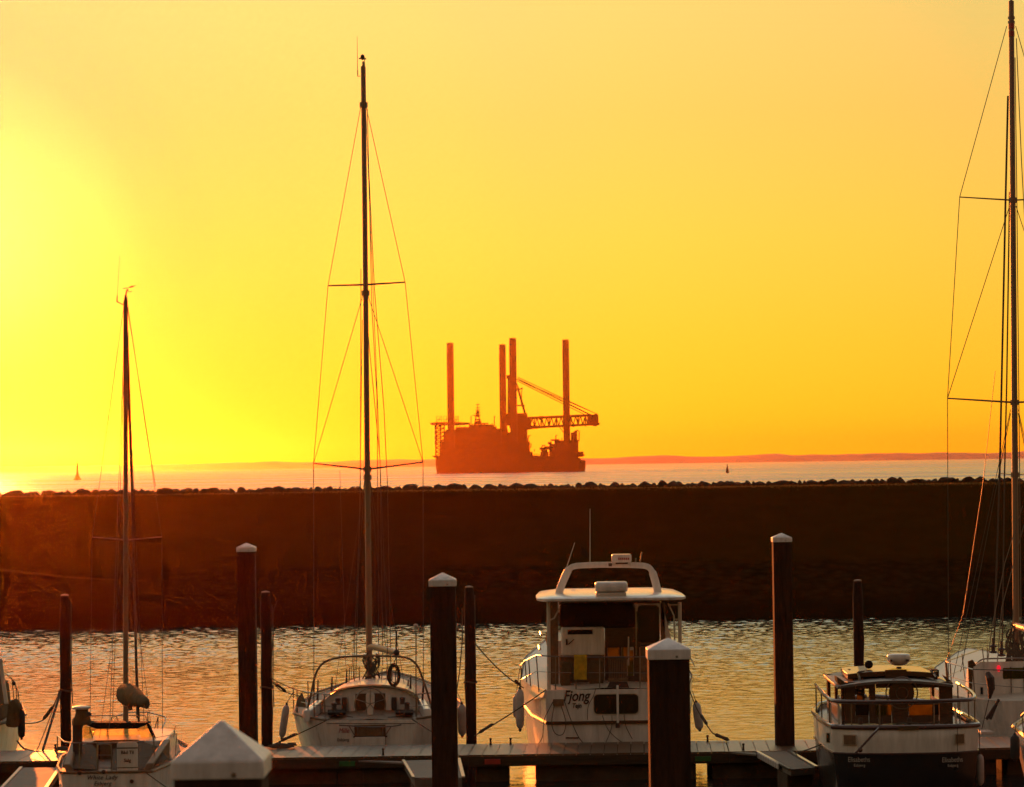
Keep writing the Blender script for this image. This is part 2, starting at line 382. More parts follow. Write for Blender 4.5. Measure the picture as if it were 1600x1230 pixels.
# track worn diagonally across the slope
def bank_z(y):
    for i in range(len(prof) - 1):
        if prof[i][0] <= y <= prof[i + 1][0]:
            u = (y - prof[i][0]) / (prof[i + 1][0] - prof[i][0]); return prof[i][1] + (prof[i + 1][1] - prof[i][1]) * u
    return 0
TRK = mat('dry_track', (.075, .036, .010), 1.0, .35, 1.2, bump=.03, spec=0)
def on_bank(px, py):
    lo, hi = 122.0, 151.0
    for _ in range(40):
        m_ = (lo + hi) / 2; p = at(px, py, m_)
        if p.z > bank_z(m_): lo = m_
        else: hi = m_
    p = at(px, py, lo); return Vector((p.x, lo, bank_z(lo)))
ctr = [on_bank(px, py) for px, py in ((-260, 868), (-120, 884), (0, 896), (50, 901), (110, 908), (180, 912), (230, 914))]
ctr = smooth_path(ctr, 10)
rings = []
for i, p in enumerate(ctr):
    wd = .30 * (1 - .9 * i / len(ctr))
    rings.append([(p.x, p.y + k * wd / 2, bank_z(p.y + k * wd / 2) + .22 - .03 * abs(k) + .03 * mnoise.noise(p * .8)) for k in (-2, -1, 0, 1, 2)])
mb = MB(); mb.loft(rings, cap=False, ring_closed=False)
o = mb.build('path', TRK, smooth=60); tag(o, 'pale worn track slanting across the grass bank', 'path', kind='structure')

# grass fringe along the crest (uncountable)
GRASSM = mat('dry_grass', (.22, .13, .04), .9, .5, 2, transl=.6)
mb = MB(); rnd = random.Random(3)
for i in range(20000):
    x = rnd.uniform(-42, 42); y = rnd.gauss(148.3, .5); z = bank_z(y) - .03 + mnoise.noise(Vector((x * .12, y * .12, 7))) * .03
    h = rnd.uniform(.04, .13); wd = rnd.uniform(.008, .02); a = rnd.uniform(0, 3.1); lx, ly = rnd.gauss(0, .03), rnd.gauss(0, .03)
    dx, dy = math.cos(a) * wd, math.sin(a) * wd
    mb.add([(x - dx, y - dy, z), (x + dx, y + dy, z), (x + lx, y + ly, z + h)], [(0, 1, 2)])
o = mb.build('grass', GRASSM, smooth=0); tag(o, 'low dry grass fringe catching sun along the bank crest', 'grass', kind='stuff')

# boulders along the crest, each its own object
rockmeshes = []
import bmesh
for k in range(9):
    bm = bmesh.new(); bmesh.ops.create_icosphere(bm, subdivisions=3, radius=.5)
    rr = random.Random(50 + k); sd = Vector((rr.random() * 50, rr.random() * 50, k * 3.3))
    for v in bm.verts:
        n = mnoise.noise(v.co * 1.6 + sd) * .28 + mnoise.noise(v.co * 4.5 + sd) * .06
        # flattened facets
        v.co *= 1 + n
    for _ in range(14):
        d = Vector((rr.gauss(0, 1), rr.gauss(0, 1), rr.gauss(0, .8))).normalized(); lim = rr.uniform(.24, .38)
        for v in bm.verts:
            e = v.co.dot(d) - lim
            if e > 0: v.co -= d * e * .85
    me = bpy.data.meshes.new('boulder'); bm.to_mesh(me); bm.free(); me.shade_smooth(); me.set_sharp_from_angle(angle=R(28)); me.materials.append(ROCK)
    rockmeshes.append(me)
rr = random.Random(11); x = -30.5; row = 0
nrock = 0
while x < 30.5 or row == 0:
    if x >= 30.5: x = -30.5; row = 1
    sx = rr.choice([.32, .4, .45, .55, .65, .85, 1.1]) * rr.uniform(.85, 1.1); sz = rr.uniform(.40, .66) * (.66 + .36 * sx)
    o = bpy.data.objects.new('boulder', rr.choice(rockmeshes)); COL.objects.link(o)
    if row: sx *= .8; sz *= .8
    o.location = (x + sx * .5, 152.4 + rr.uniform(-.35, .35) + (.75 if row else 0), 5.46 + .12 * sz - .05 * row); o.scale = (sx, rr.uniform(.7, 1.1), sz)
    o.rotation_euler = (rr.uniform(-.15, .15), rr.uniform(-.2, .2), rr.uniform(-.4, .4) + rr.choice([0, math.pi]))
    tag(o, 'dark rounded boulder in the row along the top of the breakwater', 'boulder', 'boulders along the breakwater crest')
    x += sx * rr.uniform(.50, .74) * (2.4 if row else 1); nrock += 1
print('boulders', nrock)

# ------------------------------------------------------------------ far land
LANDM = mat('dune_sand_and_heath', (.32, .26, .16), .9, .4, .01)
mb = MB(); rings = []; LK = 2.0
for row, (y, k) in enumerate(((4330, 0), (4360, .12), (4420, .55), (4480, .95), (4560, 1.0), (4700, .7), (5000, .3), (5400, .1))):
    rg = []
    for i in range(261):
        x = -2600 + i * 20
        h = 11.5 + 3.5 * mnoise.noise(Vector((x * .0035, 0, 1))) + 2.6 * mnoise.noise(Vector((x * .011, 2, 5))) + 1.9 * mnoise.noise(Vector((x * .03, 0, 8)))
        if x < -150: h -= 2.5 * min(1, (-150 - x) / 500)
        rg.append((x * LK, LK * (y + 30 * mnoise.noise(Vector((x * .004, y * .01, 0)))), -.4 + LK * (h * k + (mnoise.noise(Vector((x * .02, y * .02, 2))) * .8 if 0 < k < 1 else 0))))
    rings.append(rg)
mb.loft(rings, cap=False, ring_closed=False)
o = mb.build('hills', LANDM, smooth=60, origin=(0, 9000, 0)); tag(o, 'low line of dunes on the far shore', 'hills', kind='structure')

# ------------------------------------------------------------------ capped piles
def pile(px, apex_y, wpx, ph, label, wm=.42):
    Y = F * wm / wpx; a = at(px, apex_y, Y)
    root = empty('capped_pile', (a.x, Y, -2.0), label, 'pile', 'square piles with white pyramid caps')
    h = wm / 2; zs = a.z - ph; zb = zs - .235 * wm
    if ph > .14: zb = zs - .20 * wm
    m = MB(); hs = h * .94
    m.box(a.x - hs, a.x + hs, Y - hs, Y + hs, -2.0, zb + .05); m.build('shaft', PILE, root, bevel=.012)
    m = MB(); rg = lambda q, z: [(a.x - q, Y - q, z), (a.x + q, Y - q, z), (a.x + q, Y + q, z), (a.x - q, Y + q, z)]
    m.loft([rg(h, zb), rg(h, zs), rg(h * .04, a.z)])
    c = m.build('cap', CAPW, root, bevel=.012)
    MB().lathe((a.x + h * .35, Y - h - .002, (zb + zs) / 2 - .02), [(.001, .006), (.009, .005), (.012, 0)], 8, 'Y').build('screw', STEEL, c)
    return root
pile(346, 1126, 143, .165, 'white capped pile nearest the camera, only its big cap in view')
pile(1043.5, 997, 67, .100, 'dark capped pile in front of the trawler yacht transom')
pile(691.5, 895, 42.5, .105, 'dark capped pile beside the sloop with the stern arch')
pile(1221, 833, 30.2, .095, 'tallest capped pile standing in the dock left of the black hulled boat', .425)
pile(385, 848.5, 29, .095, 'capped pile behind the dock left of the sloop with the stern arch')

# ------------------------------------------------------------------ round mooring posts
def mpost(px, ytop, wpx, label, Y=66.0, lean=0.0):
    a = at(px, ytop, Y); r = wpx / S(Y) / 2; rr = random.Random(int(px))
    root = empty('mooring_post', (a.x + lean, Y, -2), label, 'mooring post', 'round mooring posts behind the dock')
    pts = []; rs = []
    for i in range(14):
        u = i / 13; z = -2 + (a.z + 2) * u
        pts.append((a.x + lean * (1 - u) + rr.uniform(-.008, .008), Y + rr.uniform(-.01, .01), z)); rs.append(r * rr.uniform(.94, 1.06))
    rs[-1] = r * .8
    MB().tube(pts, rs, 12).build('shaft', POST, root)
    # rope collar and hook
    zc = at(px, ytop + 148, Y).z
    MB().tube([(a.x + lean * .5 + (r + .02) * math.cos(t * math.pi / 6), Y + (r + .02) * math.sin(t * math.pi / 6), zc + .02 * math.sin(t)) for t in range(12)], .022, 6, closed=True).build('rope_collar', ROPE, root)
    MB().lathe((a.x, Y, a.z), [(r * .75, 0), (r * .7, .025), (.01, .04)], 10).build('top_cap', ALU, root)
    return a, r
PA, PR = mpost(101, 931, 17, 'round mooring post left of the small sloop with the sign')
PB, _ = mpost(415, 926, 17.5, 'round mooring post right beside the capped pile behind the dock')
PC, _ = mpost(733, 918, 17, 'round mooring post between the arch sloop and the trawler yacht')
PD, _ = mpost(1340, 908, 16.5, 'round mooring post behind the black hulled boat')

# ------------------------------------------------------------------ floating dock
ZD = .60
def dock_section(x0, x1, label):
    root = empty('dock', ((x0 + x1) / 2, 62.4, 0), label, 'dock', 'sections of the floating dock')
    m = MB(); x = x0; rr = random.Random(int(x0 * 10))
    while x < x1 - .02:
        wd = min(.29, x1 - x)
        dz = rr.uniform(-.004, .004)
        m.add([(x + .006 - .0, 61.25, ZD + dz), (x + wd - .006, 61.25, ZD + dz), (x + wd + .10, 63.65, ZD + dz), (x + .118, 63.65, ZD + dz),
               (x + .006, 61.25, ZD - .04), (x + wd - .006, 61.25, ZD - .04), (x + wd + .10, 63.65, ZD - .04), (x + .118, 63.65, ZD - .04)],
              [(0, 1, 2, 3), (7, 6, 5, 4), (0, 4, 5, 1), (1, 5, 6, 2), (2, 6, 7, 3), (3, 7, 4, 0)])
        x += wd
    m.build('plank_deck', PLANK, root, smooth=0)
    m = MB(); m.box(x0, x1, 61.22, 61.34, ZD - .25, ZD - .045); m.box(x0 + .05, x1, 63.5, 63.62, ZD - .25, ZD - .045); m.build('edge_beam', FASC, root, bevel=.01)
    return root
# four sections side by side; floats under them leave gaps of open water
secs = [(-12.8, -6.2, 'floating dock section at the stern of the small sloop'), (-6.19, -1.05, 'floating dock section behind which the arch sloop lies'),
        (-1.04, 4.55, 'floating dock section behind which the trawler yacht lies'), (4.56, 12.6, 'floating dock section behind the black hulled boat')]
roots = [dock_section(*s_) for s_ in secs]
def fx(px): return (px - 800) / S(61.6)
for r_, spans in zip(roots, ([(-60, 95), (110, 330)], [(352, 520), (520.8, 560), (560.8, 722)], [(735, 788), (829, 1078)], [(1104, 1209), (1217, 1330), (1331, 1545), (1562, 1680)])):
    for a, b in spans:
        m = MB(); m.box(fx(a), fx(b), 61.45, 63.4, -.35, ZD - .252); m.build('float', FLOAT, r_, bevel=.03)
def dock_bits(r_, items):
    for px, mt, nm in items:
        q = fx(px); MB().box(q - .17, q + .17, 61.19, 61.218, ZD - .20, ZD - .09).build(nm, mt, r_, bevel=.004)
dock_bits(roots[1], [(537, GREENP, 'reflector')]); dock_bits(roots[2], [(762, REDP, 'reflector')]); dock_bits(roots[3], [(1088, GREENP, 'reflector')])
for px in (420, 592, 758, 790, 1106, 1152, 1420, 1500, 60):
    r_ = roots[0] if px < 350 else roots[1] if px < 722 else roots[2] if px < 1100 else roots[3]
    x = fx(px); y = 63.4 if px not in (592, 1152) else 61.45
    MB().lathe((x, y, ZD), [(.03, 0), (.022, .03), (.02, .11), (.035, .13), (.02, .15)], 8).build('bollard', FASC, r_)

def finger(name_label, edge, zt, th, mt, pads=False, lip=True):
    """edge: 4 world xy corners near-left, near-right, far-right, far-left"""
    c = sum((Vector((q[0], q[1], 0)) for q in edge), Vector()) / 4
    root = empty('finger_pier', c, name_label, 'pier', 'narrow finger piers')
    m = MB(); m.extr([(q[0], q[1], zt - th) for q in edge], (0, 0, th)); m.build('walkway', mt, root, bevel=.008)
    nl, nr, fr, fl = [Vector((q[0], q[1], zt)) for q in edge]
    m = MB(); m.bar(nl + Vector((-.025, 0, .0)), fl + Vector((-.025, 0, .0)), .04, .06); m.bar(nr + Vector((.025, 0, .01)), fr + Vector((.025, 0, .01)), .04, .07)
    m.build('edge_trim', STEEL, root)
    m = MB(); q = nl.lerp(fl, .12); q2 = nr.lerp(fr, .12); d = (fl - nl) * .3
    m.extr([(q.x, q.y, -.3), (q2.x, q2.y, -.3), (q2.x + d.x, q2.y + d.y, -.3), (q.x + d.x, q.y + d.y, -.3)], (0, 0, zt - th - .002 + .3)); m.build('float', FLOAT, root, bevel=.03)
    if pads:
        m = MB()
        for i in range(9):
            a = nl.lerp(fl, .30 + i * .075); m.box(a.x - .085, a.x - .046, a.y - .13, a.y + .13, zt - .10, zt + .02)
        m.build('bumper_pad', FENDW, root, bevel=.01)
    return root
def P2(px, py, z=ZD): p = atz(px, py, z); return (p.x, p.y)
finger('broad grey finger pier beside the pile at the arch sloop', [P2(648, 1215), P2(722, 1215), P2(715, 1186), P2(632, 1188)], ZD - .004, .2, CONC)
finger('narrow finger pier with pale bumper pads beside the black hulled boat', [P2(1236, 1202), P2(1274, 1199), P2(1230, 1173.5), P2(1185, 1174.5)], ZD - .004, .14, CONC, pads=True)
finger('finger pier left of the small sloop with the sign', [P2(-13, 1250), P2(58, 1250), P2(92, 1199), P2(35, 1199)], ZD - .004, .2, CONC)
# corner gussets of the fingers
for lab, tri in (('triangular corner plate joining the broad grey finger to the dock', [(560, 1187), (632, 1188.5), (632, 1191)]),
                 ('triangular corner plate joining the padded finger to the dock', [(1112, 1171.5), (1182, 1175), (1182, 1178)])):
    m = MB(); m.extr([(*P2(*q), ZD - .05) for q in tri], (0, 0, .035)); o = m.build('corner_plate', CONC, smooth=0)
    tag(o, lab, 'corner plate', 'corner plates of the finger piers')

# ------------------------------------------------------------------ generic boat bits
def rail(parent, top, base, r=.014, name='railing', mids=(), mt=STEEL):
    """top: polyline of the rail; base: list of (top point, foot point) stanchions"""
    m = MB(); m.tube(top, r, 6)
    for k in mids: m.tube(k, r * .6, 5)
    for a, b in base: m.tube([a, b], r * .9, 6)
    return m.build(name, mt, parent)
def fender(c, length, r, mt, label, tilt=(0, 0), cord=None, tipm=FENDB):
    c = Vector(c); root = empty('fender', (c.x, c.y, c.z - length / 2), label, 'fender', 'fenders hanging on the boats')
    d = Vector((tilt[0], tilt[1], 1)).normalized()
    pr = [(-.5, .15), (-.46, .55), (-.40, .9), (-.3, 1), (0, 1.02), (.3, 1), (.40, .9), (.46, .55), (.5, .15)]
    MB().tube([c + d * (length * a) for a, _ in pr], [r * b for _, b in pr], 12).build('body', mt, root)
    for sgn in (-1, 1):
        MB().tube([c + d * (length * (.49 * sgn)), c + d * (length * .55 * sgn)], [r * .42, r * .2], 8).build('end_cap', tipm, root)
    if cord is not None: MB().tube([c + d * (length * .53), Vector(cord)], .009, 5).build('cord', ROPE, root)
    return root
def rope(pts, label, r=.013, mt=ROPE, group='mooring lines'):
    m = MB(); m.tube(pts, r, 6); o = m.build('mooring_line', mt); tag(o, label, 'mooring line', group); return o
def snubber(p, q, t, m, ln=.16, r=.035):
    p, q = Vector(p), Vector(q); d = (q - p).normalized(); c = p.lerp(q, t)
    m.tube([c - d * ln, c - d * ln * .7, c, c + d * ln * .7, c + d * ln], [.012, r, r * .8, r, .012], 8)
def spar_pts(a, b, n=8): return [Vector(a).lerp(Vector(b), i / (n - 1)) for i in range(n)]

for px, lab in ((424, 'heap of dark mooring rope on the dock at the foot of the left capped pile'), (84, 'heap of dark mooring rope on the dock below the left round post')):
    m = MB(); rr = random.Random(px); c = Vector((fx(px), 63.2, ZD + .03)); pts = []
    for k in range(60):
        a = k * .55; q = .10 + .10 * rr.random(); pts.append(c + Vector((q * 1.7 * math.cos(a), q * math.sin(a), .012 * (k // 11) + rr.uniform(0, .02))))
    m.tube(smooth_path(pts, 2), .016, 6); o = m.build('rope_coil', ROPE); tag(o, lab, 'rope coil', 'rope heaps on the dock')

# ------------------------------------------------------------------ trawler yacht
P = at
def rbox(mb, x0, x1, z0, z1, y0, y1, r, n=4):
    """box with rounded outline seen from the stern"""
    pl = []
    for cx_, cz_, a0 in ((x1 - r, z1 - r, 0), (x0 + r, z1 - r, 90), (x0 + r, z0 + r, 180), (x1 - r, z0 + r, 270)):
        for k in range(n + 1):
            a = R(a0 + 90 * k / n); pl.append((cx_ + r * math.cos(a), y0, cz_ + r * math.sin(a)))
    return mb.extr(pl, (0, y1 - y0, 0))
def pxbox(mb, px0, py0, px1, py1, Y, th, r=None, n=4):
    a = P(px0, py0, Y); b = P(px1, py1, Y)
    if r: return rbox(mb, a.x, b.x, b.z, a.z, Y, Y + th, r, n)
    return mb.box(a.x, b.x, Y, Y + th, b.z, a.z)

def trawler():
    yT = 64.6; cx = P(958, 1100, yT).x
    root = empty('motor_yacht', (cx, yT + 5, 0), 'white trawler yacht with a hardtop, radar arch and the name Fjong on its transom', 'motor yacht', 'boats moored at the floating dock')
    st = [(yT, 1.52, 1.70, 1.46, -.5), (66.4, 1.86, 1.66, 1.72, -.6), (69, 2.08, 1.68, 1.92, -.7), (72, 1.98, 1.95, 1.55, -.8), (75, 1.25, 2.35, .7, -.8), (77, .05, 2.7, .03, -.5)]
    hull(MB(), cx, st).build('hull', WHITE, root, smooth=40)
    deckmesh(cx, st, -.03, .03).build('deck', OFFWH, root)
    m = MB()
    zr = P(958, 1128.5, yT).z
    for sg in (-1, 1): m.tube([(cx + sg * 1.50, yT - .01, zr), (cx + sg * 1.82, 66.4, zr + .02), (cx + sg * 2.03, 69, zr + .1), (cx + sg * 1.85, 72, zr + .4), (cx + sg * 1.05, 75, zr + .8)], .045, 6)
    m.box(cx - 1.5, cx + 1.5, yT - .05, yT - .002, zr - .035, zr + .035); m.build('rubbing_strake', WOOD, root)
    # transom fittings
    win = pxbox(MB(), 928, 1085.5, 997.5, 1115, yT - .02, .015, .09).build('transom_window', DGLASS, root)
    fr = MB(); a, b = P(926.5, 1084, yT), P(999, 1116.5, yT); rbox(fr, a.x, b.x, b.z, a.z, yT - .012, yT - .003, .1); fr.build('window_frame', OFFWH, win)
    bx = pxbox(MB(), 864, 1093, 881, 1103, yT - .08, .075).build('shore_power_box', TEAK, root, bevel=.01)
    m = MB()
    for pts in ([(866, 1103), (862, 1128), (866, 1144), (874, 1149), (881, 1145), (884, 1128), (877, 1104)], [(882, 1096), (892, 1125), (903, 1150), (912, 1162)],
                [(864, 1097), (856, 1112), (850, 1126), (848, 1150), (842, 1162)]):
        m.tube(smooth_path([P(x, y, yT - .09) for x, y in pts], 5), .009, 5)
    m.build('power_cable', ROPE, root)
    m = MB()
    for pts in ([(941, 1118), (950, 1140), (965, 1155), (978, 1163)], [(956, 1118), (956, 1134), (951, 1150), (945, 1163)], [(975, 1116), (978, 1135), (988, 1155)],
                [(931, 1075), (927, 1088), (919, 1104), (918, 1125)]):
        m.tube(smooth_path([P(x, y, yT - .06) for x, y in pts], 5), .008, 5)
    m.build('hanging_line', ROPE, root)
    q = P(900, 1088, yT - .012); text('Fjong', .34, q, INK, root, 'lettering', shear=.28, off=.006, sx=.80)
    q = P(901, 1103, yT - .012); text('Tejn', .15, q, INK, root, 'lettering', shear=.25, off=.004, sx=.8)
    MB().tube([P(884, 1153, yT - .02), P(904, 1153, yT - .02)], .016, 5).build('exhaust_slot', INK, root)
    # gangplank folded upright on the transom
    m = MB(); 
    for k in range(11): pxbox(m, 951 + k * 2.75, 1030, 952.7 + k * 2.75, 1064, yT + .12, .03)
    pxbox(m, 950, 1027, 981.5, 1030.5, yT + .115, .05); pxbox(m, 950, 1060, 981.5, 1065, yT + .115, .05)
    gp = m.build('gangplank', TEAK, root, smooth=0)
    m = MB(); m.extr([P(953, 1066, yT + .06), P(980, 1066, yT + .06), P(985, 1079, yT + .06), P(947, 1079, yT + .06)], (0, .12, 0)); m.build('hinge_block', INK, gp)
    m = MB(); pxbox(m, 963, 1071, 967.5, 1130, yT - .13, .06); lp = m.build('ladder_post', WHITE, root, bevel=.01)
    m = MB(); pxbox(m, 962, 1130, 968.5, 1137.5, yT - .15, .1); m.build('foot_pad', INK, lp, bevel=.01)
    # aft rail
    top = [P(813, 1040, 69), P(820, 1033, 67.4), P(838, 1024, 65.3), P(846, 1024.5, 64.75), P(868, 1026, yT + .08), P(925, 1027, yT + .08), P(1009, 1026.5, yT + .08), P(1072, 1025, yT + .1), P(1080, 1030, 66.2), P(1085, 1040, 69)]
    mid = [P(814, 1062, 69), P(838, 1049, 65.3), P(868, 1051, yT + .08), P(1009, 1051.5, yT + .08), P(1072, 1050, yT + .1), P(1084, 1060, 69)]
    base = [(P(x, 1026, yT + .08), P(x, 1080, yT + .08)) for x in (868, 900, 937, 1000, 1040, 1070)] + [(P(838, 1024, 65.3), P(842, 1082, 65.3)), (P(820, 1033, 67.4), P(823, 1066, 67.4)), (P(813, 1040, 69), P(816, 1064, 69)), (P(826, 1030, 66.5), P(829, 1072, 66.5))]
    rail(root, top, base, .015, 'aft_railing', [mid])
    # quarter deck wing lit by the sun
    m = MB(); m.extr([P(832, 1070, 66.2), P(852, 1079, yT + .02), P(848, 1090, yT + .02), P(824, 1095, 66.2)], (.04, .0, 0)); m.build('bulwark', WHITE, root)
    # wheelhouse: side walls, aft bulkhead panels, front
    yb, yf = 66.8, 70.4; cw = P(952, 1000, yb).x
    zt = P(952, 941, yb).z; z0 = 1.64
    wl = [(-1.50, z0), (-1.44, 2.5), (-1.27, 3.2), (-1.17, zt)]
    for sg in (-1, 1):
        m = MB(); prof_ = [(cw - a * -sg if sg < 0 else cw - a, z) for a, z in wl]
        th = .06 * -sg
        m.loft([[(x, y, z) for x, z in prof_] + [(x + th, y, z) for x, z in reversed(prof_)] for y in (yb, yf)])
        side = m.build('side_wall', WHITE, root)
        m = MB(); xo = cw + sg * 1.437
        m.extr([(cw + sg * 1.455, yb + .5, 2.55), (cw + sg * 1.455, yf - .4, 2.55), (cw + sg * 1.325, yf - .6, 3.1), (cw + sg * 1.325, yb + .5, 3.1)], (sg * .012, 0, 0)); m.build('side_window', DGLASS, side)
    m = MB()
    pxbox(m, 877, 981, 945, 1024, yb - .32, .34); cab = m.build('cockpit_cabinet', WHITE, root, bevel=.04)
    pxbox(MB(), 887, 984.5, 926, 991, yb - .335, .012).build('vent_slot', DARK, cab)
    m = MB(); pxbox(m, 884, 999, 887, 1008, yb - .36, .03); m.bar(P(888, 1007, yb - .35), P(897, 999, yb - .35), .02, .02); m.build('tool_clip', INK, cab)
    pxbox(MB(), 874, 943, 993.5, 980.8, yb - .02, .05, .12).build('canvas_screen', DARK, root)
    pxbox(MB(), 996, 946, 1031, 1004, yb - .02, .04, .10).build('aft_window', DGLASS, root)
    m = MB(); pxbox(m, 858, 940, 873.5, 1080, yb, .05); pxbox(m, 1031.5, 942, 1041, 1080, yb, .05); pxbox(m, 873.5, 940.5, 1031.5, 943, yb, .05); pxbox(m, 873.5, 1024, 945, 1082, yb, .05)
    pxbox(m, 1000, 1004, 1031.5, 1082, yb, .05); m.build('aft_bulkhead', TEAK, root, bevel=.008)  # panels made teak brown so the colour carries the hardtop's shade
    dr = MB(); pxbox(dr, 945, 981, 1000, 1011.5, yb + .02, .03); pxbox(dr, 945, 1057, 1000, 1082, yb + .02, .03); pxbox(dr, 967.5, 1011.5, 971.5, 1057, yb + .02, .03); pxbox(dr, 990, 1011.5, 1000, 1057, yb + .02, .03)
    pxbox(dr, 945, 1028, 980, 1057, yb + .02, .03); pxbox(dr, 945, 1011.5, 949.5, 1028, yb + .02, .03); door = dr.build('door', WOOD, root, smooth=0)
    for a in ((949.5, 1011.5, 967.5, 1028), (971.5, 1011.5, 980, 1028), (980, 1011.5, 990, 1057)):
        pxbox(MB(), *a, yb + .03, .008).build('door_pane', AMBER, door)  # pane colour stands for sunlight seen through the wheelhouse
    MB().tube(smooth_path([P(989, 945, yb - .1), P(993, 952, yb - .1), P(994, 975, yb - .1), P(994, 1024, yb - .1)], 4), .016, 6).build('grab_rail', STEEL, root)
    MB().tube([P(982, 995, yb - .2), P(982, 1040, yb - .2)], .02, 6).build('boat_hook', OFFWH, root)
    m = MB()
    for y in (1007.5, 1026, 1050): pxbox(m, 1001, y, 1031, y + 1.4, yb - .012, .01)
    m.build('panel_seam', INK, root)
    pxbox(MB(), 984.5, 1011, 989.5, 1016, yb - .23, .015).build('notice', PALE, root)
    m = MB(); m.box(cw - 1.42, cw + 1.42, yf, yf + .06, z0, 2.45); m.box(cw - 1.22, cw + 1.22, yf, yf + .06, 3.15, zt)
    for q in (-1.3, -.45, .4, 1.25): m.box(cw + q - .05, cw + q + .05, yf, yf + .06, 2.45, 3.15)
    m.build('front_wall', WHITE, root)
    m = MB(); m.box(cw - 1.28, cw + 1.28, yf + .025, yf + .035, 2.45, 3.15); m.build('windscreen', CLEAR, root)
    m = MB(); m.box(cw - 1.17, cw + 1.17, yb + .0, yf + .05, zt, zt + .04); m.build('wheelhouse_roof', WHITE, root)
    # lockers on the aft deck
    for q in ((876, 1036, 892), (921, 1034, 943)): pxbox(MB(), q[0], q[1], q[2], 1078, yb - .62, .4).build('deck_locker', CANV, root, bevel=.03)
    # hardtop
    zr0 = P(956, 939.3, yT).z; zr1 = P(956, 933.8, yT).z
    ol = []
    for (hw, y) in ((1.42, yT - .04), (1.60, yT + .10), (1.70, yT + .45), (1.71, 66.5), (1.62, 68.2), (1.35, 68.9)): ol.append((hw, y))
    pts = [(-a, y) for a, y in ol] + [(a, y) for a, y in reversed(ol)]
    ch = P(956, 930, yT).x
    m = MB(); rings = []
    for z, k in ((zr0, .975), (zr0 + .02, 1.0), (zr1 - .015, 1.0), (zr1 + .01, .975), (zr1 + .045, .85), (zr1 + .065, .5)):
        rings.append([(ch + x * k, 66.7 + (y - 66.7) * (k if k > .9 else .92 * k + .06), z) for x, y in pts])
    m.loft(rings); roof = m.build('hardtop', WHITE, root, smooth=50)
    m = MB(); pxbox(m, 931.5, 926.5, 978.5, 934.5, yT + .1, .7); m.build('raft_cradle', OFFWH, roof, bevel=.015)
    a = P(955, 917, yT + .35); m = MB(); rings = []
    for u, k in ((-.37, .62), (-.35, .88), (-.31, 1), (-.12, 1.0), (-.115, 1.04), (-.09, 1.04), (-.085, 1), (.085, 1), (.09, 1.04), (.115, 1.04), (.12, 1), (.31, 1), (.35, .88), (.37, .62)):
        rings.append([(a.x + u, a.y + .24 * k * math.copysign(abs(math.cos(t)) ** .6, math.cos(t)), a.z + .125 * k * math.copysign(abs(math.sin(t)) ** .6, math.sin(t))) for t in [2 * math.pi * i / 20 for i in range(20)]])
    m.loft(rings); m.build('life_raft_canister', WHITE, roof, smooth=40)
    # radar arch
    ya = 66.0
    path = [(873, 930), (876, 918), (884, 899), (890, 889), (900, 884.5), (925, 883), (955, 882.6), (985, 883), (1008, 884.5), (1017, 890), (1022, 902), (1026, 917), (1029, 931)]
    m = MB(); pp = smooth_path([P(x, y, ya) for x, y in path], 4); rs = [.062 if abs(i - len(pp) / 2) > len(pp) * .27 else .047 for i in range(len(pp))]
    m.tube(pp, rs, 10, sy=1.5); arch = m.build('radar_arch', WHITE, roof)
    m = MB(); pxbox(m, 956, 866.5, 987, 878.8, ya - .18, .36, .04); rd = m.build('radar_housing', WHITE, arch, bevel=.015)
    m = MB(); pxbox(m, 962, 879.0, 981, 881.5, ya - .05, .12); m.build('radar_foot', INK, rd)
    m = MB()
    for k in range(6): pxbox(m, 966 + k * 3, 871.5, 968 + k * 3, 875, ya - .185, .004)
    m.build('lettering', REDP, rd)
    MB().tube([P(922, 880, ya), P(922, 795, ya)], [.014, .008], 5).build('whip_antenna', OFFWH, arch)
    MB().tube([P(882, 897, ya), P(898, 848, ya)], [.014, .008], 5).build('whip_antenna', OFFWH, arch)
    m = MB(); m.tube([P(907.5, 882, ya), P(908, 851, ya)], .012, 5); m.extr([P(908, 855, ya), P(917, 860, ya), P(919, 873, ya), P(909, 866, ya)], (0, .01, 0)); m.build('burgee', DARK, arch)
    m = MB(); m.lathe(P(953.5, 883, ya - .1), [(.001, -.03), (.04, -.03), (.045, .04), (.001, .05)], 10); m.build('masthead_light', INK, arch)
    m = MB(); m.tube([P(1000, 880, ya), P(1003, 863, ya)], .02, 6); m.tube([P(993, 880, ya), P(993.5, 872, ya)], .018, 6); m.build('horn', STEEL, arch)
    # posts carrying the hardtop
    for px, y1 in ((857, 1078), (1062, 1076)):
        MB().tube([P(px, 941, yT + .35), P(px + .8, y1, yT + .35)], .042, 8).build('roof_post', OFFWH, root)
    m = MB(); m.tube([P(1044, 943, yT + .5), P(1053, 962, yT + .5), P(1054.5, 1010, yT + .5)], .02, 6); m.tube([P(1054, 968, yT + .45), P(1062, 968, yT + .35)], .016, 6); m.tube([P(1045, 945, yT + .35), P(1062, 945, yT + .35)], .02, 6); m.build('brace', OFFWH, root)
    m = MB(); m.tube([P(875, 949, yT + .6), P(866, 966, yT + .45), P(857, 970, yT + .38)], .018, 6); m.build('brace', OFFWH, root)
    for px, py in ((848, 991), (846, 1013)):
        q = P(px, py, 67.6); MB().tube([q + Vector((-.04, -.4, 0)), q + Vector((-.05, .6, .02))], .03, 6).build('side_handrail', STEEL, root)
    return root
trawler()
cl = MB(); rr = random.Random(4)
rg = []
for j in range(9):
    u = j / 8; rg.append([P(897 + 20 * i / 6 + rr.uniform(-.25, .25), 1023.5 + 38.5 * u + rr.uniform(-.3, .3), 64.6 + .05 + .012 * math.sin(i * 1.9 + j * .4)) for i in range(7)])
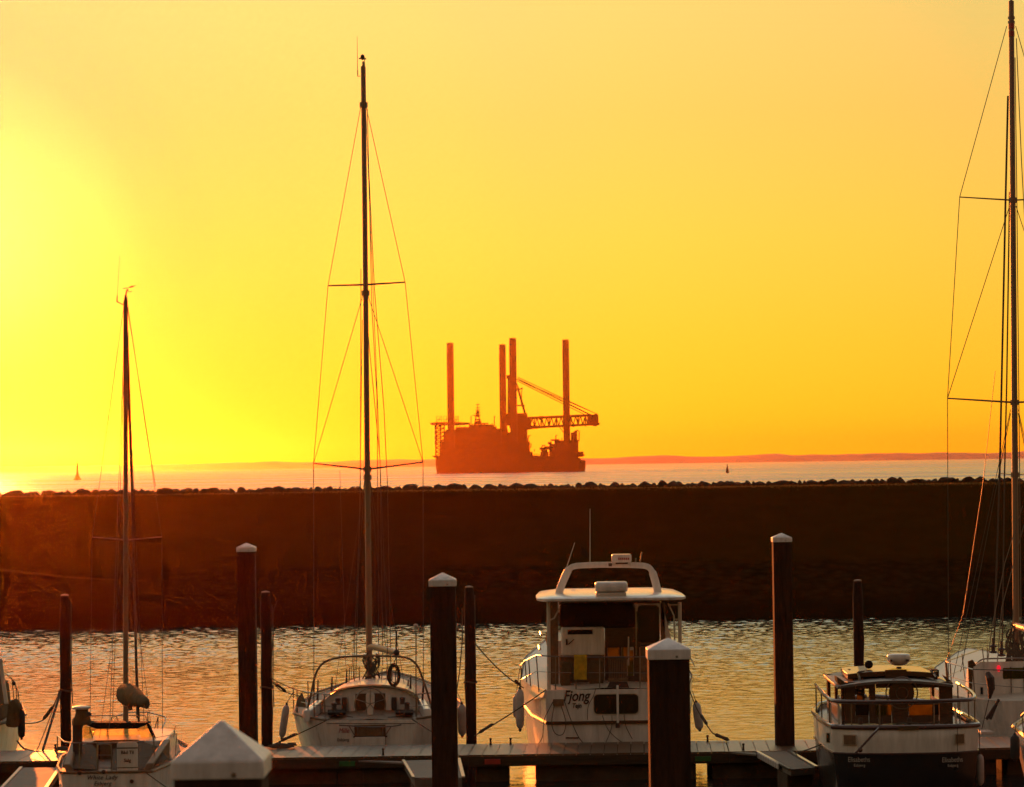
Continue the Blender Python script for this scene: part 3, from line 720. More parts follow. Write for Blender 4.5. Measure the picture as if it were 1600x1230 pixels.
cl.loft(rg, cap=False, ring_closed=False)
cl.loft([[q + Vector((0, .006 + .06 * (jj == 0), 0)) for q in row] for jj, row in enumerate(rg)], cap=False, ring_closed=False)
o = cl.build('towel', YCLOTH, smooth=60); tag(o, 'yellow towel hung over the aft railing of the trawler yacht', 'towel')
fender(P(812.5, 1108, 66.0), .95, .095, FENDW, 'paler long fender hanging lower at the left quarter of the trawler yacht', (.01, 0), P(815, 1045, 66.6))
fender(P(807, 1104, 67.2), .55, .085, FENDW, 'short fender half hidden behind the long one at the left of the trawler yacht', (0, 0), P(812, 1045, 67.4))
fender(P(1090.5, 1119, 66.5), .66, .10, FENDW, 'grey fender hanging at the right side of the trawler yacht', (-.12, 0), P(1082, 1080, 66.5))

m = MB(); a, b = P(741, 1004, 65.9), P(818, 1075, 68); m.tube(sag(a, b, .10), .014, 6); snubber(a, b, .88, m)
o = m.build('mooring_line', ROPE); tag(o, 'slack dark line from the round post to the left side of the trawler yacht', 'mooring line', 'mooring lines')
m = MB(); a, b = P(741, 1150, 63.4), P(853, 1078, 64.6); m.tube(sag(a, b, .03), .014, 6); snubber(a, b, .16, m, .22, .04)
o = m.build('mooring_line', ROPE); tag(o, 'taut stern line from the dock up to the left transom corner of the trawler yacht', 'mooring line', 'mooring lines')
m = MB(); pts = [P(1078, 1080, 65), P(1088, 1106, 64.5), P(1100, 1126, 64), P(1112, 1144, 63.7), P(1118, 1148, 63.6), P(1128, 1153, 63.5), P(1138, 1156, 63.4)]; m.tube(smooth_path(pts, 4), .014, 6); snubber(pts[1], pts[3], .5, m, .2, .04); snubber(pts[4], pts[6], .5, m, .2, .045)
o = m.build('mooring_line', ROPE); tag(o, 'dark snubbered stern line from the dock to the right side of the trawler yacht', 'mooring line', 'mooring lines')

# ------------------------------------------------------------------ sailing yachts
def mast(root, base, top, r0, r1, name='mast'):
    return MB().tube(spar_pts(base, top, 10), [r0 + (r1 - r0) * i / 9 for i in range(10)], 10, sy=1.35).build(name, ALU, root)

def arch_sloop():
    yT = 64.8; cx = P(580, 1120, yT).x; ym = 69.5
    root = empty('sailing_yacht', (cx, yT + 4.5, 0), 'white sloop with a curved stern arch, open transom step and tall mast', 'sailing yacht', 'boats moored at the floating dock')
    st = [(yT, 1.02, 1.06, .80, -.35), (65.4, 1.52, 1.07, 1.28, -.45), (66.4, 1.88, 1.08, 1.66, -.6), (68.5, 1.96, 1.12, 1.74, -.8), (71, 1.6, 1.22, 1.25, -.8), (73.5, .72, 1.34, .42, -.6), (74.8, .03, 1.42, .02, -.3)]
    hull(MB(), cx, st).build('hull', WHITE, root, smooth=45)
    deckmesh(cx, st, -.02, .03).build('deck', TEAK, root)
    m = MB()
    for sg in (-1, 1): m.tube([(cx + sg * (hb + .01), Y, zd + .02) for Y, hb, zd, _, _ in st], .028, 6)
    m.build('toe_rail', TEAK, root)
    # cabin top and cockpit coamings
    def arc(hw, zt, zb, n=12): return [(-hw * math.cos(math.pi * i / n), zb + (zt - zb) * math.sin(math.pi * i / n) ** .55) for i in range(n + 1)]
    zb = 1.04; yc = 66.6; cc = P(578, 1090, yc).x; ztop = P(578, 1074, yc).z
    m = MB(); rings = [[(cc + a, y, b) for a, b in arc(h, zt, zb)] for y, h, zt in ((yc, 1.12, ztop), (68.2, 1.08, ztop + .03), (70.5, .95, ztop - .02), (71.8, .6, ztop - .25), (72.3, .4, zb + .05))]
    m.loft(rings, ring_closed=True); cab = m.build('cabin_top', WHITE, root, smooth=40)
    m = MB(); rings = [[(cc + a * k, y, zb + (b - zb) * k2) for a, b in arc(1.17, ztop + .035, zb)] for y, k, k2 in ((yc - .10, .99, .99), (yc - .06, 1.0, 1.0), (yc + .45, 1.0, 1.0), (yc + .5, .98, .98))]
    m.loft(rings, cap=False, ring_closed=False); m.build('sprayhood_rim', CANV, cab, smooth=40)
    pxbox(MB(), 555, 1084, 602.5, 1121, yc - .14, .03).build('companionway', WOOD, root, bevel=.01)
    m = MB(); pxbox(m, 545, 1086, 555, 1124, yc - .16, .05); pxbox(m, 602.5, 1086, 611, 1124, yc - .16, .05); m.build('companionway_frame', WHITE, root, bevel=.01)
    for px in (538, 616): pxbox(MB(), px - 4, 1090, px + 4, 1112, yc - .17, .05).build('instrument_panel', INK, root, bevel=.008)
    for sg in (-1, 1):
        m = MB(); m.extr([(cc + sg * 1.12, yc + .2, zb), (cc + sg * 1.12, yc + .2, ztop - .3), (cc + sg * 1.30, yT + .45, 1.26), (cc + sg * 1.30, yT + .4, zb - .05)], (sg * .16, 0, 0)); m.build('coaming', WHITE, root, bevel=.03)
    for x, y, Y in ((528, 1100, 66.0), (629, 1099, 66.0), (522, 1108, 65.5), (636, 1107, 65.5)):
        MB().lathe(P(x, y, Y), [(.07, -.02), (.055, .03), (.06, .09), (.07, .13), (.03, .15)], 12).build('winch', INK, root)
    for x0, x1 in ((512, 540), (618, 646)):
        m = MB(); m.extr([P(x0, 1117, 65.2), P(x1, 1117, 65.2), P(x1, 1112, 66.3), P(x0, 1112, 66.3)], (0, 0, .05)); m.build('cockpit_cushion', DARK, root, bevel=.02)
    m = MB(); m.tube(smooth_path([P(520, 1106, 65.6), P(528, 1118, 65.1), P(540, 1119, 65.0), P(552, 1121, 65.0)], 4), .012, 5); m.build('sheet_line', ROPE, root)
    m = MB(); m.tube(smooth_path([P(636, 1104, 65.6), P(630, 1117, 65.1), P(620, 1120, 65.0), P(606, 1121, 65.0)], 4), .012, 5); m.build('sheet_line', ROPE, root)
    # transom details
    pxbox(MB(), 554, 1133, 602, 1151.5, yT - .012, .02).build('transom_recess', TEAK, root)
    pxbox(MB(), 554, 1152, 602, 1167, yT - .06, .055).build('boarding_step', WHITE, root, bevel=.015)
    m = MB(); 
    for x in (554.5, 602): pxbox(m, x - .7, 1133, x + .7, 1167, yT - .03, .027)
    pxbox(m, 552, 1150.4, 605, 1152, yT - .03, .027); m.build('recess_trim', INK, root)
    m = MB(); m.tube(smooth_path([P(530, 1133.5, yT - .12), P(545, 1134, yT - .16), P(578, 1136, yT - .2), P(612, 1135, yT - .16), P(627, 1132.5, yT - .12)], 4), .018, 6)
    for x in (559, 598): m.tube([P(x, 1135, yT - .18), P(x, 1149, yT - .1)], .014, 6)
    m.tube([P(545, 1134, yT - .15), P(554, 1149, yT - .03)], .012, 5); m.tube([P(612, 1134, yT - .15), P(602, 1149, yT - .03)], .012, 5)
    m.build('boarding_ladder', STEEL, root)
    q = P(537, 1142, yT - .014); text('Mille', .16, q, PINK, root, shear=.3, off=0, sx=.8)
    q = P(536, 1156, yT - .014); text('Esbjerg', .10, q, INK, root, shear=.1, sx=.95)
    # steering pedestal with wheel
    yw = 65.6
    m = MB(); m.loft([[P(578.5 + sx * k, y, yw + d) for sx, d in ((-1, -.1), (1, -.1), (1, .1), (-1, .1))] for y, k in ((1127, 4), (1106, 5), (1100, 7), (1086, 7), (1083, 5))]); ped = m.build('pedestal', WHITE, root, bevel=.015)
    m = MB(); c = P(578.5, 1100, yw - .12); rad = 24 / S(yw)
    m.tube([c + Vector((rad * math.cos(t * math.pi / 16), 0, rad * math.sin(t * math.pi / 16))) for t in range(32)], .016, 6, closed=True)
    for k in range(5): m.tube([c, c + Vector((rad * math.cos(k * 1.2566 + .3), 0, rad * math.sin(k * 1.2566 + .3)))], .008, 5)
    m.build('steering_wheel', STEEL, root)
    # stern arch
    ya = 65.5
    path = [(477, 1118), (483, 1098), (488, 1075), (493.5, 1053), (502, 1039), (514, 1031.5), (535, 1027), (568, 1025), (600, 1025.3), (631, 1027), (645, 1033), (654, 1044), (661, 1063), (668, 1083), (677, 1116)]
    MB().tube(smooth_path([P(x, y, ya + (.6 if y > 1100 else 0)) for x, y in path], 4), .026, 8).build('stern_arch', ALU, root)
    # pushpit and guard rails
    top = [P(457, 1076, 68), P(470, 1079, 66.3), P(482, 1082, 65.5), P(520, 1086, yT + .15)]
    rail(root, top, [(P(x, y, Y), P(x + 1, y2, Y)) for x, y, Y, y2 in ((458, 1074, 68, 1112), (464, 1079, 66.8, 1114), (481, 1064, 66, 1120), (490, 1083, 65.3, 1121), (507, 1086, yT + .3, 1124))], .015, 'pushpit', [[P(458, 1092, 68), P(471, 1097, 66.3), P(490, 1102, 65.4), P(520, 1104, yT + .15)]])
    top = [P(710, 1076, 68), P(696, 1079, 66.3), P(680, 1082, 65.5), P(640, 1086, yT + .15)]
    rail(root, top, [(P(x, y, Y), P(x - 1, y2, Y)) for x, y, Y, y2 in ((709, 1074, 68, 1112), (700, 1079, 66.8, 1114), (680, 1083, 65.4, 1121), (652, 1086, yT + .3, 1124))], .015, 'pushpit', [[P(709, 1092, 68), P(695, 1097, 66.3), P(680, 1102, 65.4), P(640, 1104, yT + .15)]])
    MB().tube([P(510, 1130.5, yT - .02), P(649, 1130.5, yT - .02)], .007, 4).build('transom_line', INK, root)
    # granny bars at the mast
    for x0, x1 in ((545, 561), (596, 612)):
        m = MB(); yg = 69.0
        m.tube([P(x0, 1074, yg), P(x0 + 1, 1045, yg), P(x1, 1042, yg), P(x1 + 1, 1072, yg)], .014, 6); m.tube([P(x0, 1062, yg), P(x1, 1058, yg)], .01, 5); m.tube([P((x0 + x1) / 2, 1044, yg), P((x0 + x1) / 2 + 1, 1072, yg)], .012, 5)
        m.build('mast_rail', STEEL, root)
    # mast and boom
    mt = mast(root, P(577.5, 1080, ym), P(567.5, 104, ym), .076, .060)
    m = MB(); m.tube([P(567.6, 108, ym), P(567.5, 96, ym)], [.035, .022], 6); m.build('mast_crane', ALU, mt)
    MB().ball(P(566.5, 89.5, ym), .055, 1, 1, 1.3, 8, 6).build('masthead_lamp', INK, mt)
    m = MB(); m.tube([P(563, 119, ym), P(559, 119.5, ym), P(558.8, 110, ym)], .012, 4); m.tube([P(558.8, 112, ym), P(558, 57, ym)], [.008, .004], 4); m.build('vhf_antenna', WIRE, mt)
    m = MB(); m.tube([P(562, 92, ym), P(571, 92, ym)], .009, 4); m.tube([P(570, 103, ym), P(569.5, 92, ym)], .008, 4); m.ball(P(562, 91.5, ym), .02, n=6, m=4); m.ball(P(571, 92, ym), .022, n=6, m=4); m.build('wind_sensor', WIRE, mt)
    for y in (164, 458, 733, 746):
        x = 567.6 + (y - 104) * .01025; MB().tube([P(x, y + 4, ym), P(x, y - 4, ym)], .10, 8).build('mast_collar', ALU, mt)
    up = (P(512.5, 446.5, ym), P(571, 445, ym), P(633, 441, ym)); lo = (P(490, 724, ym), P(574, 733.5, ym), P(661, 722, ym))
    for t3 in (up, lo):
        for k in (0, 2): MB().tube([t3[1], t3[k]], [.045, .03], 6, sy=.6).build('spreader', ALU, mt)
    wr = .0075
    for k, chx, sgx in ((0, 490.5, -1), (2, 661.5, 1)):
        hd = P(567.9 + sgx * 4, 166, ym)
        wire('shroud', [hd, up[k]], wr, WIRE, mt); wire('shroud', [up[k], lo[k]], wr, WIRE, mt)
        wire('shroud', [lo[k], P(chx, 1086, ym - .2)], wr * 1.2, WIRE, mt)
        wire('shroud', [P(571 + sgx * 4, 462, ym), lo[k]], wr, WIRE, mt)
        wire('lower_shroud', [P(574 + sgx * 4, 748, ym), P(578 + sgx * 55, 1078, ym - .9)], wr, WIRE, mt)
        wire('lower_shroud', [P(574 + sgx * 4, 748, ym), P(578 + sgx * 30, 1070, ym + 1.2)], wr, WIRE, mt)
        MB().tube([P(chx, 1060, ym - .2), P(chx, 1082, ym - .2)], .022, 6).build('turnbuckle', INK, mt)
    # halyards and stays just off the mast
    for pts in ([(574, 170), (581, 480), (589, 620), (590.5, 800), (592, 1070)], [(575, 240), (585, 450), (600, 640), (605.5, 760), (611, 1060)], [(564, 420), (563, 760), (560, 900), (556, 1060)], [(566, 500), (562, 800), (552, 1062)], [(575, 520), (594, 720), (598, 1040)]):
        wire('halyard', [P(x, y, ym - .12) for x, y in pts], .009, ROPE, mt)
    wire('backstay', [P(569, 106, ym), P(606, 1026, 65.8)], .007, WIRE, mt)
    wire('topping_lift', [P(531, 735, 67), P(536, 900, 67), P(540, 1040, 67)], .006, WIRE, mt)
    m = MB(); rr = random.Random(8)
    for k in range(26):
        x = 572 + rr.uniform(-2, 18); y = 1020 + rr.uniform(0, 38); q = P(x, y, ym - .25)
        m.tube(smooth_path([q, q + Vector((rr.uniform(-.1, .1), -.03, -.12)), q + Vector((rr.uniform(-.12, .12), -.02, -.32)), q + Vector((rr.uniform(-.05, .05), 0, -.08))], 3), .016, 5)
    m.build('coiled_halyard', ROPE, mt)
    bm_ = MB().tube([P(577, 1012, ym - .1), P(583, 1010.5, ym - .5), P(612, 1018, 66.6), P(619, 1020, 66.2)], .062, 10, sy=1.2).build('boom', ALU, root)
    MB().ball(P(619.5, 1020, 66.1), .075, n=8, m=6).build('boom_end', INK, bm_)
    m = MB(); m.tube([P(619, 1022, 66.2), P(620, 1032, 66.1), P(617, 1074, 66.6)], .012, 5); m.tube([P(619, 1016, 66.2), P(619.5, 985, 66.2)], .02, 6); m.build('mainsheet', ROPE, bm_)
    # stern lamp pole
    yp = 65.2
    m = MB(); m.tube([P(650, 1120, yp), P(650, 990, yp)], .014, 6); m.tube([P(648, 990, yp), P(653, 990, yp)], .01, 5); sp_ = m.build('lamp_pole', STEEL, root)
    MB().lathe(P(649.5, 977, yp), [(.01, -.12), (.03, -.03), (.05, -.01), (.05, .01), (.02, .03)], 10).build('stern_lamp', PALE, sp_)
    for x, y0, y1, Y in ((496, 1062, 1100, 67), (518, 1058, 1080, 68.5), (541, 1045, 1075, 69), (637, 1062, 1082, 68.5), (641, 1054, 1082, 68), (660, 1070, 1100, 66.6)):
        MB().tube([P(x, y1, Y), P(x + 1, y0, Y)], [.032, .012], 6).build('deck_fitting', INK, root)
    # canvas dodger on the rail
    m = MB(); m.extr([P(462, 1104, 66.4), P(464, 1092, 66.6), P(472, 1082, 66.6), P(477, 1096, 66.2), P(478, 1106, 66.0)], (0, .06, 0)); m.build('rail_bag', CANV, root, bevel=.02)
    return root
arch_sloop()
m = MB()
for k in range(11):
    rr = random.Random(90 + k); c = P(616 + rr.uniform(-2, 2), 1055 + rr.uniform(-2, 2), 66.3 + rr.uniform(-.04, .04)); a_, b_ = rr.uniform(.10, .15), rr.uniform(.19, .26)
    m.tube([c + Vector((a_ * math.cos(t * math.pi / 8), rr.uniform(-.01, .01), b_ * math.sin(t * math.pi / 8))) for t in range(16)], .010, 5, closed=True)
m.tube([P(614, 1041, 66.3), P(620, 1024, 66.2)], .012, 5)
o = m.build('rope_coil', ROPE); tag(o, 'coil of dark rope hanging from the boom of the arch sloop', 'rope coil')
fender(P(444, 1127, 67.0), .80, .085, FENDW, 'slim tan fender leaning at the left side of the arch sloop', (.16, 0), P(459, 1080, 67))
fender(P(722, 1125, 66.8), .75, .10, FENDW, 'fender at the right side of the arch sloop showing past the capped pile', (0, 0), P(714, 1080, 67.2))
m = MB(); a, b = P(424, 1060, 65.9), P(482, 1083, 66); m.tube(sag(a, b, .04), .011, 6); o = m.build('mooring_line', ROPE); tag(o, 'upper dark line from the round post to the left railing of the arch sloop', 'mooring line', 'mooring lines')
m = MB(); pts = [P(425, 1064, 65.9), P(436, 1077, 66), P(450, 1083, 66.3), P(470, 1088, 66.4)]; m.tube(smooth_path(pts, 4), .012, 6); snubber(pts[0], pts[2], .55, m, .2, .035); o = m.build('mooring_line', ROPE); tag(o, 'lower dark line with a snubber from the round post to the arch sloop', 'mooring line', 'mooring lines')
m = MB(); a, b = P(418, 1167, 63.3), P(514, 1124, 64.75); m.tube(sag(a, b, .02), .013, 6); snubber(a, b, .34, m, .26, .04); o = m.build('mooring_line', ROPE); tag(o, 'stern line from the dock up to the left transom corner of the arch sloop', 'mooring line', 'mooring lines')
m = MB(); a, b = P(644, 1124, 64.75), P(690, 1152, 63.4); m.tube(sag(a, b, .01), .016, 6); o = m.build('mooring_line', ROPE); tag(o, 'stern line from the right transom corner of the arch sloop going behind the pile', 'mooring line', 'mooring lines')

def small_sloop():
    yT = 52.6; cx = P(166, 1210, yT).x; ym = 56.5
    root = empty('sailing_yacht', (cx, yT + 4, 0), 'small white sloop with dark sprayhood, sale sign and the name White Lady', 'sailing yacht', 'boats moored at the floating dock')
    st = [(yT, .82, 1.24, .70, -.3), (53.6, 1.02, 1.25, .9, -.4), (55.5, 1.20, 1.24, 1.0, -.5), (57.5, 1.10, 1.22, .8, -.5), (59.3, .62, 1.22, .35, -.4), (60.5, .03, 1.25, .02, -.2)]
    sh = lambda Y: (Y - yT) * -.028
    m = MB(); rg = [[(x + sh(y), y, z) for x, y, z in r_] for r_ in hull_rings(cx, st)]; m.loft(rg, cap=False, ring_closed=False); m.f.append(tuple(range(len(rg[0])))); m.build('hull', WHITE, root, smooth=45)
    d = deckmesh(cx, st, -.02, .03); d.v = [Vector((v.x + sh(v.y), v.y, v.z)) for v in d.v]; d.build('deck', TEAK, root)
    m = MB()
    for sg in (-1, 1): m.tube([(cx + sh(Y) + sg * (hb + .01), Y, zd + .02) for Y, hb, zd, _, _ in st], .03, 6)
    m.tube([(cx - .84, yT - .01, 1.26), (cx + .84, yT - .01, 1.26)], .025, 6); m.build('toe_rail', TEAK, root)
    # coaming and cabin
    yc = 55.0; cc = cx + sh(yc)
    m = MB(); m.loft([[(cc + x, y, z) for x, z in ((-k * 1.0, 1.2), (-k * .88, zt), (k * .88, zt), (k * 1.0, 1.2))] for y, k, zt in ((yc, 1.0, 1.60), (57, .92, 1.62), (58.6, .55, 1.5), (59.2, .4, 1.25))]); m.build('cabin', WHITE, root, smooth=30, bevel=.03)
    m = MB(); pxbox(m, 142, 1157, 222, 1194, yc - .04, .03, .1); m.build('cabin_front', WOOD, root)
    for x0, x1, zt in ((98, 140, 1168), (224, 262, 1166)):
        a, b = P(x0, 1194, 53.6), P(x1, zt, 55)
        m = MB(); s_ = -1 if x0 < 180 else 1
        m.extr([(cx + s_ * .62, yT + .25, 1.2), (cx + s_ * .70, yT + .3, 1.38), (cc + s_ * .82, yc, 1.62), (cc + s_ * .80, yc, 1.2)], (s_ * .14, 0, 0)); m.build('cockpit_coaming', TEAK, root, bevel=.02)
    CC = mat('cockpit_canvas', (.085, .05, .022), .9, .3, 6, bump=.02)
    for poly in ([(115, 1171), (141, 1161), (151, 1172), (152, 1203), (97, 1200), (101, 1186)], [(247, 1168), (223, 1160), (176, 1172), (176, 1203), (229, 1203), (262, 1186)]):
        pts = [P(x, y, yc - .12 - (y - 1160) / 44 * 2.0) for x, y in poly]; MB().extr(pts, (0, .02, .012)).build('cockpit_cover', CC, root, smooth=0)
    pxbox(MB(), 156, 1162, 172, 1194, yc - .07, .02, .06).build('companionway_hatch', TEAK, root)
    # sprayhood
    ys = 55.6
    m = MB(); m.extr([P(128, 1131, ys), P(133, 1129.4, ys), P(229, 1129.6, ys), P(231, 1132, ys), P(214, 1138.8, ys), P(150, 1139.3, ys)], (0, .55, -.01)); hood = m.build('sprayhood', DARK, root, bevel=.02)
    m = MB()
    for pts in ([(129, 1131), (122, 1150), (113, 1172)], [(231, 1131), (239, 1150), (249, 1170)]): MB().bar(P(*pts[0], ys), P(*pts[2], ys - .3), .045, .12).build('hood_frame', DARK, hood)
    MB().bar(P(167.5, 1138, ys + .5), P(167.5, 1156, ys + .5), .02, .02).build('window_bar', DARK, hood); MB().bar(P(140, 1138, ys + .1), P(146, 1157, ys + .1), .018, .018).build('window_bar', DARK, hood)
    for poly in ([(131, 1133), (150, 1139.4), (142, 1160), (117, 1169)], [(229, 1133), (214, 1139), (224, 1160), (245, 1168)]):
        MB().extr([P(*q, ys + .05) for q in poly], (0, .006, 0)).build('clear_side_panel', YPLAS, hood, smooth=0)
    MB().extr([P(*q, ys + .55) for q in ((150, 1138), (214, 1138), (222, 1155), (142, 1155))], (0, .006, 0)).build('clear_front_panel', YPLAS, hood, smooth=0)
    # outboard under a canvas cover on the left quarter, with flat cap
    yo = 54.0
    m = MB(); rings = []
    for y, x0, x1, dd in ((1132, 112.5, 143, .2), (1124, 113.5, 141, .2), (1119, 117, 139, .18), (1113, 119, 137.5, .15), (1107, 118, 137, .15)):
        a, b = P(x0, y, yo), P(x1, y, yo); c = (a + b) / 2; h = (b.x - a.x) / 2
        rings.append([(c.x + h * math.copysign(abs(math.cos(t)) ** .7, math.cos(t)), yo + dd * math.copysign(abs(math.sin(t)) ** .7, math.sin(t)), a.z) for t in [2 * math.pi * i / 16 for i in range(16)]])
    m.loft(rings); ob = m.build('outboard_cover', CANV, root, smooth=50)
    q0, q1 = P(112.5, 1106, yo), P(142, 1106, yo); c = (q0 + q1) / 2
    MB().loft([[(c.x + k * (q1.x - q0.x) / 2 * math.cos(t), yo + .2 * k * math.sin(t), c.z + dz) for t in [2 * math.pi * i / 18 for i in range(18)]] for k, dz in ((.95, -.02), (1, 0), (.97, .02), (.6, .035), (.1, .04))]).build('cover_lid', OFFWH, ob)
    m = MB(); pxbox(m, 113, 1132, 128, 1196, yo, .12); m.build('outboard_leg', INK, ob, bevel=.02)
    m = MB(); m.tube([P(138, 1114, yo - .1), P(142, 1117, yo - .12)], .03, 6); m.build('tiller_grip', INK, ob)
    # rails
    yr = 52.75
    top = [P(90, 1178, 55), P(89.5, 1150, 54), P(110, 1161, yr), P(182, 1160.5, yr), P(235, 1160, 53.6), P(271, 1148, 55.5), P(274, 1134, 56)]
    rail(root, [P(89.5, 1150, 54), P(100, 1159, 53.2), P(112, 1161, yr), P(182, 1160.5, yr), P(226, 1158, 53.2)], [(P(89.5, 1150, 54), P(90, 1182, 54)), (P(124.5, 1161, yr), P(124.5, 1206, yr)), (P(152, 1161, yr), P(152, 1200, yr)), (P(240, 1150, 53.6), P(242, 1196, 53.6))], .013, 'pushpit', [[P(270, 1148, 56), P(247, 1152, 55), P(226, 1158, 53.4)]])
    rail(root, [P(138, 1118.5, 57), P(192, 1118.3, 57), P(227, 1118.2, 57), P(231, 1130, 57), P(243, 1158, 56.5)], [(P(193, 1118, 57), P(193, 1130, 57))], .012, 'hood_grab_rail')
    yp = 59.4
    rail(root, [P(173, 1130, yp - 1), P(174.5, 1121, yp - 1), P(181, 1118.5, yp), P(203, 1113, yp + .4), P(231, 1113, yp + .6), P(258, 1120, yp + .3), P(259, 1126, yp), P(245, 1156, yp - .6)], [(P(247, 1120, yp), P(238, 1152, yp)), (P(247, 1120, yp), P(246, 1152, yp)), (P(181, 1118, yp), P(186, 1130, yp)), (P(231, 1113, yp + .6), P(231, 1150, yp + .6))], .013, 'pulpit')
    rail(root, [P(240, 1150, 57.5), P(272, 1148, 56), P(276, 1147, 55)], [(P(274, 1134, 56.5), P(268, 1176, 56.5)), (P(276, 1147, 55.4), P(274, 1181, 55.4))], .008, 'guard_wire', [[P(258, 1124, 58), P(274, 1134, 56.5)]])
    # stern ladder
    m = MB()
    m.tube(smooth_path([P(153, 1225, yr - .1), P(153, 1170, yr - .1), P(157, 1163, yr - .1), P(170, 1163, yr - .1), P(174, 1170, yr - .1), P(174, 1225, yr - .1)], 4), .014, 6)
    for y in (1180, 1200, 1218): m.tube([P(153, y, yr - .1), P(174, y, yr - .1)], .012, 5)
    m.build('stern_ladder', STEEL, root)
    for px, py in ((124.5, 1208), (162, 1206), (206, 1221)): MB().lathe(P(px, py, yT - .03), [(.001, -.012), (.035, -.01), (.04, .02)], 10, 'Y').build('transom_fitting', INK, root)
    q = P(159, 1215, yT - .014); text('White Lady', .115, q, INK, root, shear=.3, sx=.95, spacing=1.1)
    q = P(160, 1224.5, yT - .014); text('Esbjerg', .105, q, INK, root, shear=.3, sx=.95, spacing=1.1)
    # mast
    mt = mast(root, P(196.5, 1155, ym), P(196.3, 470, ym), .052, .045)
    MB().tube([P(196.3, 472, ym), P(196.2, 461, ym)], [.04, .025], 6).build('mast_crane', ALU, mt)
    m = MB(); m.tube([P(197, 462, ym), P(197.5, 456, ym), P(200, 452, ym)], [.012, .015, .02], 5); m.tube([P(192, 451, ym), P(199, 450, ym)], .008, 4)
    m.extr([P(199, 450, ym), P(205, 446.6, ym), P(212.5, 446, ym), P(206, 449.6, ym)], (0, .012, 0)); m.tube([P(200, 453.5, ym), P(201, 456, ym), P(205, 456, ym), P(205.5, 454.5, ym)], .008, 4); m.build('wind_vane', WIRE, mt)
    m = MB(); m.tube([P(194, 477, ym), P(183, 471.5, ym)], .012, 4); m.tube([P(182.7, 472, ym), P(183.3, 462, ym)], [.014, .01], 4); m.tube([P(183.3, 463, ym), P(187, 400, ym)], [.005, .003], 4); m.build('vhf_antenna', WIRE, mt)
    for sg, tip in ((-1, (144, 839.5)), (1, (253, 839))):
        MB().tube([P(197.3, 844, ym), P(*tip, ym)], [.03, .02], 6, sy=.6).build('spreader', ALU, mt)
        tp = P(*tip, ym); wire('shroud', [P(196.5 + sg * 3, 478, ym), tp, P(197 + sg * 57, 1185, ym - .2)], .0055, WIRE, mt)
        wire('lower_shroud', [P(197.2 + sg * 2, 850, ym), P(197 + sg * 45, 1180, ym - 1)], .0055, WIRE, mt)
    wire('forestay', [P(196.5, 474, ym), P(226, 1150, 60)], .0055, WIRE, mt)
    wire('furled_genoa', [P(198.5, 520, ym + .3), P(204, 700, ym + 1), P(206.5, 770, ym + 1.4), P(211, 960, ym + 2.2), P(215, 1122, ym + 3)], .027, ROPE, mt, 6)
    for pts in ([(199, 520), (208, 800), (213, 1000), (218, 1120)], [(195, 520), (187, 800), (180, 1000), (176, 1120)], [(199, 480), (243, 760)]):
        wire('halyard', [P(x, y, ym - .1) for x, y in pts], .006, ROPE, mt)
    wire('backstay', [P(196, 474, ym), P(172, 1120, 53.6), P(168, 1165, 52.9)], .0055, WIRE, mt)
    bm_ = MB().tube([P(196, 1101, ym - .05), P(206, 1098, 55.5), P(229, 1104, 53.6)], .045, 8).build('boom', ALU, root)
    m = MB(); pts = [P(192, 1086, ym - .12), P(199, 1085, 56.1), P(208, 1088, 55.2), P(219, 1094, 54.3), P(229, 1099, 53.6)]
    m.tube(smooth_path(pts, 4), [.08, .14, .185, .2, .205, .205, .2, .195, .185, .17, .155, .14, .125, .11, .1, .085, .05], 12, sy=1.1); m.v = [v + Vector((0, 0, .02 * mnoise.noise(v * 6))) for v in m.v]
    m.build('furled_mainsail', CANV, bm_, smooth=60)
    m = MB(); m.tube([P(229, 1106, 53.7), P(232, 1101, 53.5)], .03, 6); m.tube([P(203, 1103, 55.6), P(204, 1110, 55.6)], .045, 6); m.tube([P(216, 1104, 54.6), P(217, 1128, 54.6)], .022, 6); m.build('mainsheet_block', ROPE, bm_)
    return root, yr
SLOOP1, YR = small_sloop()
root = empty('sign', (P(199, 1208, YR - .04).x, YR - .04, P(199, 1208, YR).z), 'white for sale sign board tied to the stern rail of the small sloop', 'sign')
pxbox(MB(), 182.5, 1160, 215.5, 1208, YR - .05, .02, .05).build('board', WHITE, root)
m = MB(); pxbox(m, 182.5, 1168.3, 215.5, 1169.6, YR - .054, .003); pxbox(m, 182.5, 1199.3, 215.5, 1200.1, YR - .054, .003); m.build('printed_line', INK, root)
text('Båd Til', .085, P(199, 1176, YR - .053), INK, root, off=.002); text('Salg', .085, P(199, 1188.5, YR - .053), INK, root, off=.002)
m = MB(); pts = [P(90, 1060 + 20, 65.9)]; a, b = P(95, 1080, 65.9), P(67, 1172, 63.4); m.tube(sag(a, b, .0), .03, 6); o = m.build('mooring_line', ROPE); tag(o, 'thick dark line from the left round post steeply down to the dock', 'mooring line', 'mooring lines')
a, b = P(93, 1078, 65.9), P(57, 1174, 63.4); rope(sag(a, b, .05), 'thin slack line from the left round post down to the dock', .011)
m = MB(); pts = [P(92, 1083, 65.9), P(83, 1104, 66), P(76, 1117, 66), P(66, 1126, 66), P(52, 1130, 66.2), P(38, 1130.5, 66.4)]; m.tube(smooth_path(pts, 4), .012, 6); snubber(pts[1], pts[3], .45, m, .2, .04); o = m.build('mooring_line', ROPE); tag(o, 'line with rubber snubber from the left round post to the cabin cruiser at the edge', 'mooring line', 'mooring lines')
rope(sag(P(121, 1204, 52.7), P(88, 1240, 56.5), .0), 'stern line from the left quarter of the small sloop down to the finger pier', .012)
